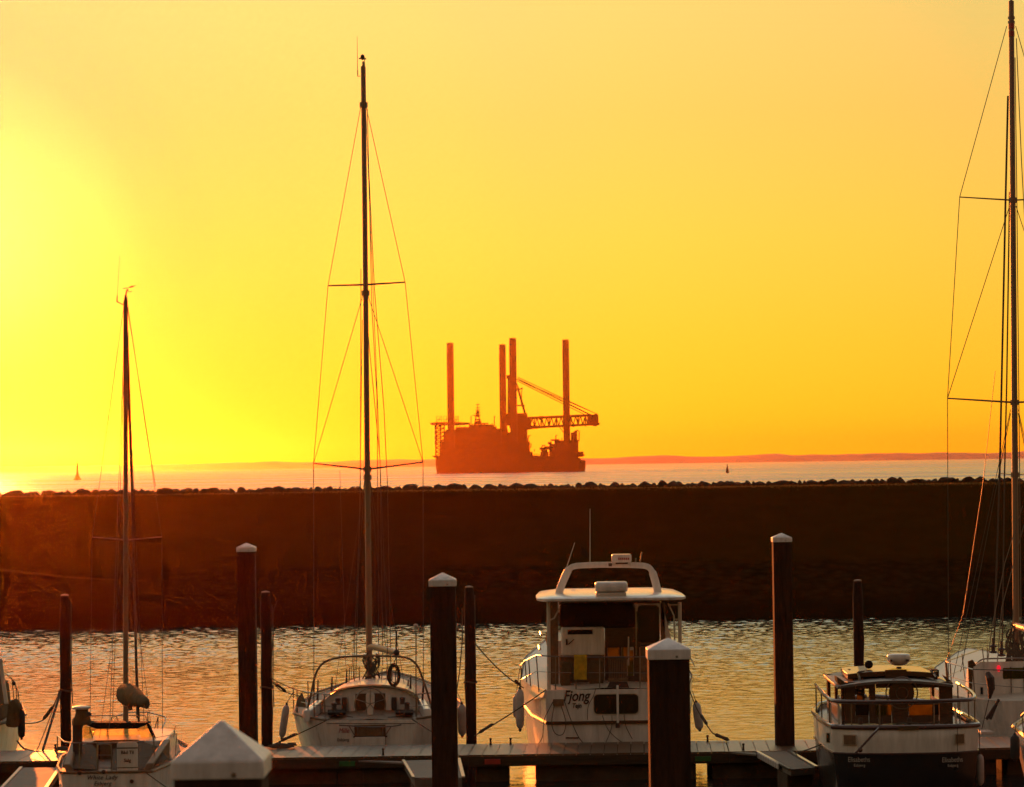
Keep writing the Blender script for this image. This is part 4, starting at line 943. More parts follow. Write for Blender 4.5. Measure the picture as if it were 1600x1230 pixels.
rope(sag(P(226, 1206, 52.7), P(262, 1232, 51.0), .0), 'stern line from the right quarter of the small sloop running down behind the big cap', .012)
rope([P(150, 1118, 66), P(111.5, 1000, 65.8), P(110.5, 940, 65.8)] if False else [P(111, 935, 65.83), P(111.5, 1060, 65.82), P(113.5, 1100, 65.85)], 'rope hanging down the right side of the left round post', .012)
rope([P(425, 945, 65.85), P(427, 990, 65.85), P(426.5, 1066, 65.85), P(428, 1105, 65.85)], 'rope hanging down the right side of the round post beside the capped pile', .012)
rope([P(433, 939, 65.8), P(428, 952, 65.8), P(426, 1000, 65.82), P(423, 1060, 65.85)], 'second rope looping off the top of the round post beside the capped pile', .010)
rope([P(742, 930, 65.85), P(742.5, 1000, 65.85), P(743, 1030, 65.85)], 'rope hanging on the round post left of the trawler yacht', .011)
rope([P(722, 950, 65.85), P(722.5, 1000, 65.85), P(718, 1050, 66.0), P(712, 1090, 66.2)], 'line from the round post down to the right quarter of the arch sloop', .012)

# ------------------------------------------------------------------ black hulled cabin boat
def black_boat():
    yT = 54.5; cx = P(1414, 1150, yT).x + .06
    root = empty('cabin_boat', (cx, yT + 3, 0), 'black hulled cabin boat with white stern band, wooden wheelhouse and Elisabeths lettering', 'cabin boat', 'boats moored at the floating dock')
    def ringpts(Y, hb, zd, zl, hw):
        return [(cx - hb, Y, zd), (cx - hb * .985, Y, (zd + zl) / 2), (cx - hb * .97, Y, zl), (cx - hw, Y, .25), (cx - hw * .85, Y, -.15), (cx, Y, -.6), (cx + hw * .85, Y, -.15), (cx + hw, Y, .25), (cx + hb * .97, Y, zl), (cx + hb * .985, Y, (zd + zl) / 2), (cx + hb, Y, zd)]
    zd = P(1404, 1137, yT).z; zl = P(1404, 1178, yT).z
    # rounded stern plan: stations along the side
    plan = [(-1.0, 0), ]
    # outline (x,y) of the deck edge, stern curve then sides to the bow
    def outline(k=1.0):
        pts = []
        for t in range(0, 13):                       # stern arc from right to left
            u = -1 + t / 6; pts.append((u * 1.40 * k, yT + .34 * abs(u) ** 3.2))
        pts2 = [(1.45, yT + .9), (1.48, yT + 2.0), (1.45, yT + 3.4), (1.2, yT + 4.8), (.6, yT + 5.7), (.05, yT + 6.15)]
        left = [(-x * k, y) for x, y in reversed(pts2)]; right = [(x * k, y) for x, y in pts2]
        return left + pts + right
    def shift(z): return 0
    def layer(z, k, yo=0, bow=0): return [(cx + x, y + yo * (1 - min(1, (y - yT) / 2)) + bow * max(0, (y - yT - 3) / 3), z + .10 * max(0, (y - yT - 2.2) / 4) ** 1.5) for x, y in outline(k)]
    m = MB(); m.loft([layer(-.5, .6, .9, -.6), layer(.0, .84, .30, -.3), layer(.35, .92, .16, -.2), layer(.8, .965, .07, -.1), layer(zl, .985, .02)], cap=False, ring_closed=True); m.build('hull', BLACKH, root, smooth=50)
    m = MB(); m.loft([layer(zl + .001, .987, .018), layer((zl + zd) / 2, .995, .0), layer(zd - .05, 1.0, 0), layer(zd - .02, .97, .03)], cap=False, ring_closed=True); m.build('bulwark', WHITE, root, smooth=50)
    m = MB(); path = [Vector(p) + Vector((0, 0, 0)) for p in layer(zd, 1.0)]; m.tube(path, .048, 8); m.build('cap_rail', WOOD, root)
    m = MB(); path = [Vector(p) for p in layer(zl, .995)]; m.tube(path, .02, 6); m.build('rubbing_strake', WOOD, root)
    m = MB(); n = 31; lay = layer(zd - .10, .96, .05); m.add(lay, [tuple(range(len(lay)))]); m.build('deck', OFFWH, root, smooth=0)
    for px, py, w2, h2, cut in ((1328.5, 1157, 9.5, 7.2, 0), (1500.5, 1155, 7.5, 7, 0), (1297, 1155.5, 3.2, 7, .1)):
        a = P(px, py, yT + .04 + .0); dx = (a.x - cx) / 1.4; yy = yT + .34 * abs(dx) ** 3.2 - .012
        ang = math.atan2(.34 * 3.2 * abs(dx) ** 2.2 / 1.4 * (1 if dx > 0 else -1), 1)
        pt = MB(); wv, hv = w2 / S(yT), h2 / S(yT)
        def rect(k, d): 
            return [(a.x + sx * wv * k * math.cos(ang), yy + sx * wv * k * math.sin(ang) - d, a.z + sz * hv * k) for sx, sz in ((-1, -1), (1, -1), (1, 1), (-1, 1))]
        pt.extr(rect(1.22, .012), (0, .03, 0)); po = pt.build('port', OFFWH, root, bevel=.01)
        MB().extr(rect(1, .02), (0, .006, 0)).build('pane', TEAK if w2 > 5 else DGLASS, po, smooth=0)
    for px, body, rz in ((1343, 'Elisabeths', -.10), (1489, 'Elisabeths', .22)):
        a = P(px, 1188, yT); dx = (a.x - cx) / 1.4; yy = yT + .34 * abs(dx) ** 3.2 + .035
        text(body, .135, (a.x, yy - .04, a.z), PALE, root, rotz=rz, sx=.8); b = P(px + 1, 1197, yT); text('Esbjerg', .075, (b.x, yy - .02, b.z), PALE, root, rotz=rz)
    # wheelhouse
    yb, yf = 56.0, 58.6; cw = P(1402, 1080, yb).x
    zf = P(1402, 1130, yb).z; ze = P(1402, 1069, yb).z
    hwid = (1487 - 1318) / 2 / S(yb)
    def post(mb, px0, px1, py0, py1, th=.06): pxbox(mb, px0, py0, px1, py1, yb, th)
    m = MB()
    post(m, 1319, 1337, 1066, 1131); post(m, 1357.5, 1368.5, 1066, 1131); post(m, 1393, 1420, 1066, 1131); post(m, 1467, 1489, 1066, 1131)
    post(m, 1337, 1357.5, 1066, 1076); post(m, 1368.5, 1393, 1066, 1075); post(m, 1420, 1467, 1066, 1074.5)
    for a, b in ((1337, 1357.5), (1368.5, 1393), (1420, 1467)): post(m, a, b, 1094.5, 1101); post(m, a, b, 1118, 1131)
    wh = m.build('aft_wall', WOOD, root, smooth=0)
    for a, b, y0, y1 in ((1360, 1393, 1101, 1118), (1420, 1457, 1100, 1118)): pxbox(MB(), a, y0, b, y1, yb + .4, .01).build('sunlit_panel', AMBER, wh)  # added translucent sheets, their amber standing for sunlit wood inside
    pxbox(MB(), 1338.5, 1077, 1350, 1094, yb + .3, .01).build('sunlit_panel', AMBER, wh)  # same added sunlit amber sheet in the upper window
    pxbox(MB(), 1337, 1101, 1357.5, 1118, yb + .02, .02).build('locker_door', DARK, wh)
    pxbox(MB(), 1457, 1100, 1467, 1118, yb + .02, .02).build('locker_door', DARK, wh)
    for sg in (-1, 1):
        m = MB(); x = cw + sg * hwid
        m.box(x - .03, x + .03, yb + .062, yf, zf - .2, zf + (ze - zf) * .42); m.box(x - .03, x + .03, yb + .062, yf, ze - .10, ze)
        for y in (yb + .12, yb + 1.2, yf - .06): m.box(x - .03, x + .03, y - .05, y + .05, zf + (ze - zf) * .42, ze - .10)
        m.build('side_wall', WOOD, root, smooth=0)
    m = MB(); m.box(cw - hwid - .03, cw + hwid + .03, yf, yf + .05, zf - .2, zf + (ze - zf) * .30); m.box(cw - hwid - .03, cw + hwid + .03, yf, yf + .05, ze - .06, ze + .02)
    for q in (-1, -.34, .34, 1): m.box(cw + q * hwid - .035, cw + q * hwid + .035, yf, yf + .05, zf + (ze - zf) * .30, ze - .06)
    m.build('front_wall', WOOD, root, smooth=0)
    # roof: cambered slab with raised coach roof, rails, hatch
    def camb(hw, zc, dz, n=10): return [(-hw + 2 * hw * i / n, zc - dz * (abs(-1 + 2 * i / n)) ** 2) for i in range(n + 1)]
    zc = P(1402, 1063.5, yb - .25).z; hr = (1489 - 1308) / 2 / S(yb - .25); cr = P(1399, 1066, yb - .25).x
    m = MB(); rings = []
    for y, k in ((yb - .25, 1), (yf + .25, .94)):
        top = camb(hr * k, zc, .10); rings.append([(cr + x, y, z) for x, z in top] + [(cr + x, y, z - .055) for x, z in reversed(top)])
    m.loft(rings); roof = m.build('roof', mat('roof_grey', (.13, .10, .08), .5, .3, 4), root, bevel=.01)
    m = MB(); rings = []
    zc2 = P(1404, 1046, 57.2).z + .02
    for y, k in ((56.5, 1), (58.2, .94)):
        hw = (1472 - 1336) / 2 / S(57) * k; top = camb(hw, zc2, .05); rings.append([(cr + .03 + x, y, z) for x, z in top] + [(cr + .03 + x, y, z - .10) for x, z in reversed(top)])
    m.loft(rings); m.build('raised_roof', WOOD, roof, bevel=.01)
    m = MB()
    for px in (1344, 1392, 1415, 1462): pxbox(m, px - 3, 1049, px + 3, 1062, 56.6, .06)
    pxbox(m, 1383, 1047, 1417, 1066, 56.45, .04); m.build('raised_roof_post', WOOD, roof)
    for px in (1333.5, 1460.5): pxbox(MB(), px - 7, 1047, px + 7, 1058, 57.4, .3).build('side_box', DARK, roof, bevel=.01)
    m = MB(); m.tube([P(1351, 1048.5, 56.4), P(1340, 1051, 56.4), P(1343, 1060, 56.3), P(1343, 1066, 56.2)], .022, 6); m.build('grab_handle', STEEL, roof)
    m = MB(); m.tube([P(1453, 1047, 56.4), P(1459, 1053, 56.4), P(1463, 1058, 56.3)], .022, 6); m.build('grab_handle', STEEL, roof)
    m = MB(); m.extr([P(1308, 1058, 56.0), P(1318, 1064, 56.0), P(1324, 1072, 56.0), P(1319, 1076, 56.0), P(1309, 1067, 56.0)], (0, .5, 0)); m.build('folded_dinghy_seat', CANV, roof, bevel=.015)
    m = MB(); m.extr([P(1476, 1056, 56.2), P(1486, 1064, 56.2), P(1490, 1069, 56.2), P(1484, 1068, 56.2)], (0, .4, 0)); m.build('fishing_plank', CANV, roof, bevel=.01)
    # radar dome and search light
    c = P(1404.5, 1042, 57.4) + Vector((0, 0, .02))
    sc_ = 1 / S(57.4)
    m = MB(); m.lathe(c, [(.001, 0), (7 * sc_, .5 * sc_), (13 * sc_, 3 * sc_), (17.5 * sc_, 8 * sc_), (18.6 * sc_, 12.5 * sc_), (18 * sc_, 16.5 * sc_), (16.5 * sc_, 18.3 * sc_), (8 * sc_, 19.2 * sc_), (.001, 19.4 * sc_)], 24); rd = m.build('radar_dome', WHITE, roof, smooth=50)
    m = MB(); pxbox(m, 1390.5, 1031, 1394, 1034, 57.4 - 17.5 * sc_, .05); pxbox(m, 1416, 1030.5, 1420, 1034, 57.4 - 17.5 * sc_, .05); m.build('dome_clip', INK, rd)
    m = MB(); m.lathe(P(1404.5, 1049, 57.4), [(.09, 0), (.06, .05), (.05, .09)], 10); m.build('dome_foot', INK, rd)
    m = MB(); m.ball(P(1357.5, 1038.5, 57.2), 6.5 * sc_, n=14, m=10); m.build('search_light', DARK, roof)
    # steering wheel ring and helm behind the wall opening
    c = P(1409, 1083, yb - .14); rad = 24.5 / S(yb)
    m = MB(); m.tube([c + Vector((rad * math.cos(t * math.pi / 18), 0, rad * math.sin(t * math.pi / 18))) for t in range(36)], .014, 6, closed=True)
    m.tube([c + Vector((rad * .38 * math.cos(t * math.pi / 12), -.03, rad * .38 * math.sin(t * math.pi / 12))) for t in range(24)], .012, 6, closed=True); m.build('steering_wheel', STEEL, root)
    m = MB(); m.lathe(c + Vector((0, .05, 0)), [(.001, -.03), (rad * .8, -.03), (rad * .82, .02), (.001, .03)], 20, 'Y'); m.build('helm_disc', WOOD, root)
    m = MB(); pxbox(m, 1394, 1095, 1419, 1131, yb - .1, .09); m.build('helm_pedestal', WOOD, root, bevel=.02)
    # tubular rail round the stern
    zr = P(1404, 1096, yT).z
    pl = [(cx - 1.43, yT + 3.0, zr + .10), (cx - 1.45, yT + 1.8, zr + .06), (cx - 1.41, yT + .8, zr)] + [(cx - 1.30 + 2.60 * t / 10, yT + .12 + .34 * abs(-1 + t / 5) ** 3.2, zr - .02) for t in range(11)] + [(cx + 1.41, yT + .8, zr + .02), (cx + 1.45, yT + 1.8, zr + .06), (cx + 1.43, yT + 3.0, zr + .1)]
    m = MB(); m.tube(smooth_path(pl, 3), .038, 8); sr = m.build('stern_rail', WOOD, root)
    for p in [pl[i] for i in (0, 1, 2, 4, 6, 10, 12, 14, 15, 16)]: MB().tube([p, (p[0], p[1], zd - .05)], .014, 6).build('stanchion', STEEL, sr)
    m = MB(); a = P(1280, 1130, yT + .6); 
    for px, y0 in ((1297, 1098), (1310, 1086), (1492, 1100)): m.tube([P(px, y0, yb - .4), P(px + (1 if px < 1400 else 2), 1132, yb - .4)], .022, 6)
    m.build('awning_pole', OFFWH, root)
    for px in (1375, 1420, 1344): MB().tube([P(px, 1132, yT + .5), P(px + 1, 1122, yT + .5)], .045, 8).build('deck_bollard', INK, root)
    m = MB(); m.tube(smooth_path([P(1400, 1131, yT + .3), P(1420, 1129, yT + .25), P(1445, 1131, yT + .3), P(1465, 1128, yT + .4), P(1480, 1132, yT + .4)], 5), .016, 6); m.build('deck_hose', ROPE, root)
    m = MB(); pxbox(m, 1403, 1134.8, 1436, 1140, yT - .055, .01); m.build('brass_plate', CANV, root)
    return root
black_boat()
m = MB(); a, b = P(1374, 1137, 54.4), P(1337, 1177, 54.2); m.tube([a, b], .022, 6); m.ball(P(1344, 1172, 54.25), .05, n=8, m=6); o = m.build('mooring_line', WOOD); tag(o, 'thick red brown stern line slanting across the white band of the black hulled boat', 'mooring line', 'mooring lines')
rope([P(1496, 1137, 54.55), P(1496, 1174, 54.5)], 'thin line hanging straight down the right of the black hulled boat stern', .006)
fender(P(1531.5, 1203, 55.4), .62, .075, FENDW, 'pale fender with dark end hanging at the right of the black hulled boat', (0, 0), P(1530, 1140, 55.4))
rope(sag(P(1283, 1163, 56), P(1240, 1177, 60.8), .02), 'short line from the padded finger pier to the left side of the black hulled boat', .014)

# ------------------------------------------------------------------ tall sloop at the right edge
def tall_sloop():
    yT = 65.0; cx = P(1646, 1110, yT).x; ym = 69.0
    root = empty('sailing_yacht', (cx, yT + 5, 0), 'tall masted white sloop cut by the right edge, with a red light on its cabin', 'sailing yacht', 'boats moored at the floating dock')
    st = [(yT, 1.18, 1.28, .85, -.4), (65.8, 1.75, 1.28, 1.4, -.5), (67.4, 2.2, 1.28, 1.85, -.7), (70, 2.15, 1.35, 1.8, -.9), (73, 1.5, 1.5, 1.0, -.9), (76, .5, 1.65, .25, -.6), (77, .03, 1.7, .02, -.3)]
    hull(MB(), cx, st).build('hull', WHITE, root, smooth=45)
    deckmesh(cx, st, -.02, .03).build('deck', OFFWH, root)
    yc = 66.6; m = MB(); x0 = P(1517, 1060, yc).x; x1 = cx + (cx - x0); zb = 1.26; zt = P(1560, 1034, yc).z
    m.loft([[(x0 * (1 - k) + cx * k + dx * (1 - k), y, max(zb, z - dz_)) for dx, z in ((0, zb), (.06, zt - .12), (.22, zt))] + [(x1 * (1 - k) + cx * k - dx * (1 - k), y, max(zb, z - dz_)) for dx, z in ((.22, zt), (.06, zt - .12), (0, zb))] for y, k, dz_ in ((yc, 0, 0), (68.0, .05, .10), (69.4, .2, .3), (70.2, .45, .55))]); cab = m.build('cabin', WHITE, root, smooth=30)
    m = MB(); pxbox(m, 1567, 1044, 1640, 1060, yc - .012, .01, .03); m.build('aft_window', AMBER, cab)
    m = MB(); 
    for px in (1580, 1600): pxbox(m, px - 1, 1042, px + 1, 1098, yc - .03, .02)
    m.build('window_post', WOOD, cab)
    m = MB(); pxbox(m, 1532, 1074, 1536, 1085, yc - .012, .01); m.build('side_port', DGLASS, cab)
    m = MB(); m.extr([P(1513, 1034, yc), P(1520, 1031, yc), P(1526, 1040, yc), P(1521, 1044, yc), P(1521, 1080, yc), P(1515, 1085, yc)], (0, .1, 0)); m.build('hood_frame', CANV, cab, bevel=.01)
    MB().ball(P(1560.5, 1044.5, yc - .12), .06, .8, .8, 1.3, 10, 8).build('red_light', REDLAMP, cab)
    m = MB(); m.tube(smooth_path([P(1515, 1060, yc + .2), P(1530, 1033, yc + .2), P(1560, 1029, yc + .2), P(1640, 1028, yc + .2)], 4), .02, 6); m.build('hood_rail', STEEL, cab)
    # rails
    top = [P(1600, 1048, yT + .2), P(1520, 1046, 65.4), P(1483, 1036, 66.6), P(1478, 1034, 67), P(1500, 1026, 70), P(1543, 1011, 74)]
    rail(root, top, [(P(1478, 1034, 67), P(1482, 1082, 67)), (P(1484, 1024, 68), P(1487, 1076, 68)), (P(1503, 1022, 70), P(1508, 1062, 70)), (P(1535, 1013, 73), P(1538, 1040, 73)), (P(1542.5, 1008, 74), P(1543, 1040, 74)), (P(1520, 1046, 65.6), P(1524, 1096, 65.6))], .015, 'guard_rail', [[P(1600, 1075, yT + .2), P(1520, 1068, 65.4), P(1480, 1056, 67), P(1500, 1048, 70), P(1540, 1032, 74)]])
    m = MB(); m.bar(P(1478, 1034, 67), P(1482, 1082, 67), .05, .05); m.build('corner_post', STEEL, root)
    # horseshoe buoy / engine bracket hanging dark
    m = MB(); pts = [P(1543, 1052, 65.3), P(1547, 1060, 65.2), P(1549, 1076, 65.2), P(1546, 1092, 65.2)]; m.tube(pts, [.06, .10, .085, .03], 8); m.build('outboard_motor', INK, root)
    m = MB(); m.tube([P(1561, 1093, 64.95), P(1541, 1124, 64.9)], .035, 6); m.tube([P(1557, 1100, 64.95), P(1547, 1124, 64.9)], .035, 6); m.tube([P(1545, 1093, 64.95), P(1534, 1140, 64.8)], .01, 5); m.build('steering_paddle', INK, root)
    pxbox(MB(), 1533, 1143.5, 1552, 1147.5, 64.3, .5).build('step_board', WHITE, root, bevel=.01)
    mt = mast(root, P(1588.5, 1062, ym), P(1580, 2, ym), .082, .066)
    MB().tube([P(1580, 4, ym), P(1580, 0, ym)], [.06, .03], 6).build('mast_crane', ALU, mt)
    for y in (28, 35): MB().tube([P(1580.3, y + 2, ym), P(1580.3, y - 2, ym)], .085, 8).build('mast_collar', ALU, mt)
    for y0, y1 in ((37, 45), (49, 57)): MB().tube([P(1580.3, y0, ym), P(1580.4, y1, ym)], .077, 10, sy=1.35).build('mast_band', REDP, mt)
    tips = []
    for ly, lx, lyy, rx, ryy, r_ in ((313, 1499.5, 308, 1662, 309, .035), (629, 1480.5, 622.5, 1686, 624, .045), (742, 1561, 740, 1612, 740, .022)):
        cxm = 1580 + ly * .008
        for q in ((lx, lyy), (rx, ryy)): MB().tube([P(cxm, ly, ym), P(*q, ym)], [r_, r_ * .7], 6, sy=.6).build('spreader', ALU, mt)
        tips.append((P(lx, lyy, ym), P(rx, ryy, ym)))
        MB().tube([P(cxm, ly + 4, ym), P(cxm, ly - 4, ym)], .10, 8).build('mast_collar', ALU, mt)
    for k, sg in ((0, -1), (1, 1)):
        wire('shroud', [P(1580 + sg * 7, 41, ym), tips[0][k], tips[1][k], P(1584 + sg * 102, 1075, ym - .3)], .009, WIRE, mt)
        wire('shroud', [P(1582.5 + sg * 5, 322, ym), tips[1][k]], .009, WIRE, mt)
        wire('lower_shroud', [P(1585 + sg * 6, 640, ym), P(1585 + sg * 96, 1060, ym - 1)], .010, WIRE, mt)
        wire('lower_shroud', [P(1585 + sg * 6, 646, ym), P(1585 + sg * 84, 1050, ym - .4)], .010, WIRE, mt)
    wire('running_backstay', [P(1555, 580, ym - .5), P(1536, 755, ym - .9), P(1505, 960, ym - 1.5), P(1478, 1034, 67)], .009, WIRE, mt)
    wire('furled_genoa', [P(1575, 150, ym + .4), P(1571, 320, ym + 1), P(1562, 740, ym + 2.6), P(1553, 1010, ym + 3.6)], .025, ROPE, mt, 6)
    wire('furled_staysail', [P(1577.5, 300, ym + .3), P(1573, 600, ym + .9), P(1569.5, 745, ym + 1.4), P(1566, 1012, ym + 2.2)], .019, ROPE, mt, 6)
    for px, py, Y in ((1552, 1017, ym + 3.6), (1565, 1022, ym + 2.2)):
        m = MB(); m.lathe(P(px, py + 4, Y), [(.05, 0), (.10, .02), (.10, .05), (.05, .07), (.05, .14), (.10, .16), (.10, .19), (.03, .23), (.03, .4)], 12); m.build('furling_drum', INK, mt)
    for pts in ([(1586, 90), (1589, 320), (1592, 620), (1596, 1030)], [(1588, 60), (1596, 250), (1604, 400)], [(1590, 700), (1583, 960), (1576, 1050)], [(1598, 790), (1570, 880), (1550, 980), (1540, 1060)], [(1600, 820), (1565, 950), (1558, 1040)]):
        wire('halyard', [P(x, y, ym - .3) for x, y in pts], .011, ROPEL, mt)
    m = MB(); rr = random.Random(18)
    for k in range(34):
        q = P(1588 + rr.uniform(-18, 14), 975 + rr.uniform(0, 55), ym - .35)
        m.tube(smooth_path([q, q + Vector((rr.uniform(-.1, .1), -.03, -.15)), q + Vector((rr.uniform(-.12, .12), -.02, -.38)), q + Vector((rr.uniform(-.05, .05), 0, -.1))], 3), .022, 5)
    m.build('coiled_halyard', ROPE, mt)
    m = MB(); m.tube([P(1588, 978, ym - .3), P(1612, 985, 66.5)], .08, 10); m.build('boom', ALU, root)
    m = MB(); m.tube([P(1588, 1035, ym), P(1588, 1068, ym)], .15, 10); m.build('mast_coat', OFFWH, mt)
    return root
REDLAMP = bpy.data.materials.new('red_lamp'); REDLAMP.use_nodes = True
_b = REDLAMP.node_tree.nodes['Principled BSDF']; _b.inputs['Base Color'].default_value = (.6, .01, .02, 1); _b.inputs['Emission Color'].default_value = (1, .01, .03, 1); _b.inputs['Emission Strength'].default_value = .8
tall_sloop()

# ------------------------------------------------------------------ boats cut by the frame
def edge_cruiser():
    yT = 65.2; cx = P(-103, 1150, yT).x
    root = empty('cabin_cruiser', (cx, yT + 3.5, 0), 'cabin cruiser cut by the left edge, a dark fender on its quarter', 'cabin cruiser', 'boats moored at the floating dock')
    st = [(yT, 1.30, 1.05, 1.20, -.3), (66.5, 1.46, 1.04, 1.36, -.4), (68.5, 1.52, 1.02, 1.3, -.5), (71, 1.0, 1.05, .8, -.5), (73, .04, 1.10, .02, -.3)]
    hull(MB(), cx, st).build('hull', WHITE, root, smooth=45); deckmesh(cx, st).build('deck', OFFWH, root)
    m = MB()
    for sg in (-1, 1): m.tube([(cx + sg * (hb + .01), Y, zd - .05) for Y, hb, zd, _, _ in st], .035, 6)
    m.box(cx - 1.3, cx + 1.3, yT - .05, yT - .002, .95, 1.02); m.build('rubbing_strake', FENDB, root)
    m = MB(); m.loft([[(cx + sx * k, y, z) for sx, z in ((-1, 1.02), (-.93, zt), (.93, zt), (1, 1.02))] for y, k, zt in ((yT + .7, 1.38, 1.75), (68, 1.3, 1.85), (70, .9, 1.6), (71, .6, 1.35))]); m.build('cabin', CANV, root, bevel=.05)
    m = MB(); m.loft([[(cx + sx * k, y, z) for sx, z in ((-1, 1.7), (-.86, zt), (.86, zt), (1, 1.7))] for y, k, zt in ((yT + .5, 1.2, 2.75), (68, 1.1, 2.8), (69, .9, 1.85))]); m.build('canopy', DARK, root, bevel=.05)
    m = MB(); m.bar(P(1, 1035, 66), P(10, 1100, 65.6), .08, .08); m.build('canopy_post', OFFWH, root)
    MB().ball(P(0, 1033, 66), .07, n=8, m=6).build('side_lamp', PALE, root)
    m = MB(); m.extr([P(8, 1136, 65.6), P(12, 1100, 65.7), P(20, 1092, 65.8), P(29, 1104, 66), P(32, 1120, 66.2), P(26, 1138, 65.8)], (0, .5, 0)); m.build('canvas_cover', CANV, root, bevel=.05)
    rail(root, [P(4, 1050, 66), P(12, 1055, 66.3), P(20, 1062, 66.6), P(28, 1080, 67), P(31, 1105, 67.2)], [(P(19, 1062, 66.5), P(22, 1098, 66.5)), (P(25, 1072, 66.8), P(27, 1104, 66.8)), (P(4, 1050, 66), P(6, 1090, 66))], .012, 'guard_rail')
    m = MB(); m.ball(P(21.5, 1068, 66.4), .05, n=8, m=6); m.build('rail_shackle', INK, root)
    return root
edge_cruiser()
fender(P(33.5, 1131, 66.2), .68, .085, FENDB, 'dark fender hanging at the cabin cruiser on the left edge', (.0, 0), P(30, 1102, 66.6))
rope(smooth_path([P(27, 1158, 65.2), P(35, 1168, 64.6), P(44, 1172, 63.8), P(52, 1174, 63.4), P(80, 1175, 63.4)], 4), 'thick line from the left edge cabin cruiser lying along the dock edge', .022)

def edge_boat():
    yT = 53.5; cx = P(1740, 1160, yT).x
    root = empty('cabin_boat', (cx, yT + 3, 0), 'boat cut by the right edge beside the black hulled boat', 'cabin boat', 'boats moored at the floating dock')
    st = [(yT, 1.22, 1.36, 1.05, -.3), (54.6, 1.32, 1.38, 1.15, -.4), (57, 1.25, 1.45, 1.0, -.5), (60.2, .04, 1.6, .02, -.3)]
    hull(MB(), cx, st).build('hull', WHITE, root, smooth=45); deckmesh(cx, st).build('deck', OFFWH, root)
    m = MB(); m.tube([(cx - hb - .01, Y, zd) for Y, hb, zd, _, _ in st], .05, 6); m.tube([(cx + hb + .01, Y, zd) for Y, hb, zd, _, _ in st], .05, 6); m.build('rubbing_strake', WOOD, root)
    rail(root, [P(1660, 1108, yT + .2), P(1624, 1098, yT + .3), P(1612, 1103, yT + .7), P(1596, 1118, yT + 1.2)], [(P(1624, 1098, yT + .3), P(1626, 1150, yT + .3)), (P(1597, 1118, yT + 1.2), P(1600, 1152, yT + 1.2))], .014, 'pushpit', [[P(1660, 1128, yT + .2), P(1622, 1124, yT + .4), P(1598, 1130, yT + 1.2)]])
    m = MB(); m.loft([[(cx + sx * k, y, z) for sx, z in ((-1, 1.38), (-.85, 1.95), (.85, 1.95), (1, 1.38))] for y, k in ((55.5, .9), (58, .7))]); m.build('cabin', WHITE, root, bevel=.04)
    return root
edge_boat()
fender(P(1586, 1168, 54.4), .5, .09, FENDB, 'dark fender against the boat cut by the right edge', (0, 0), P(1588, 1130, 54.6))

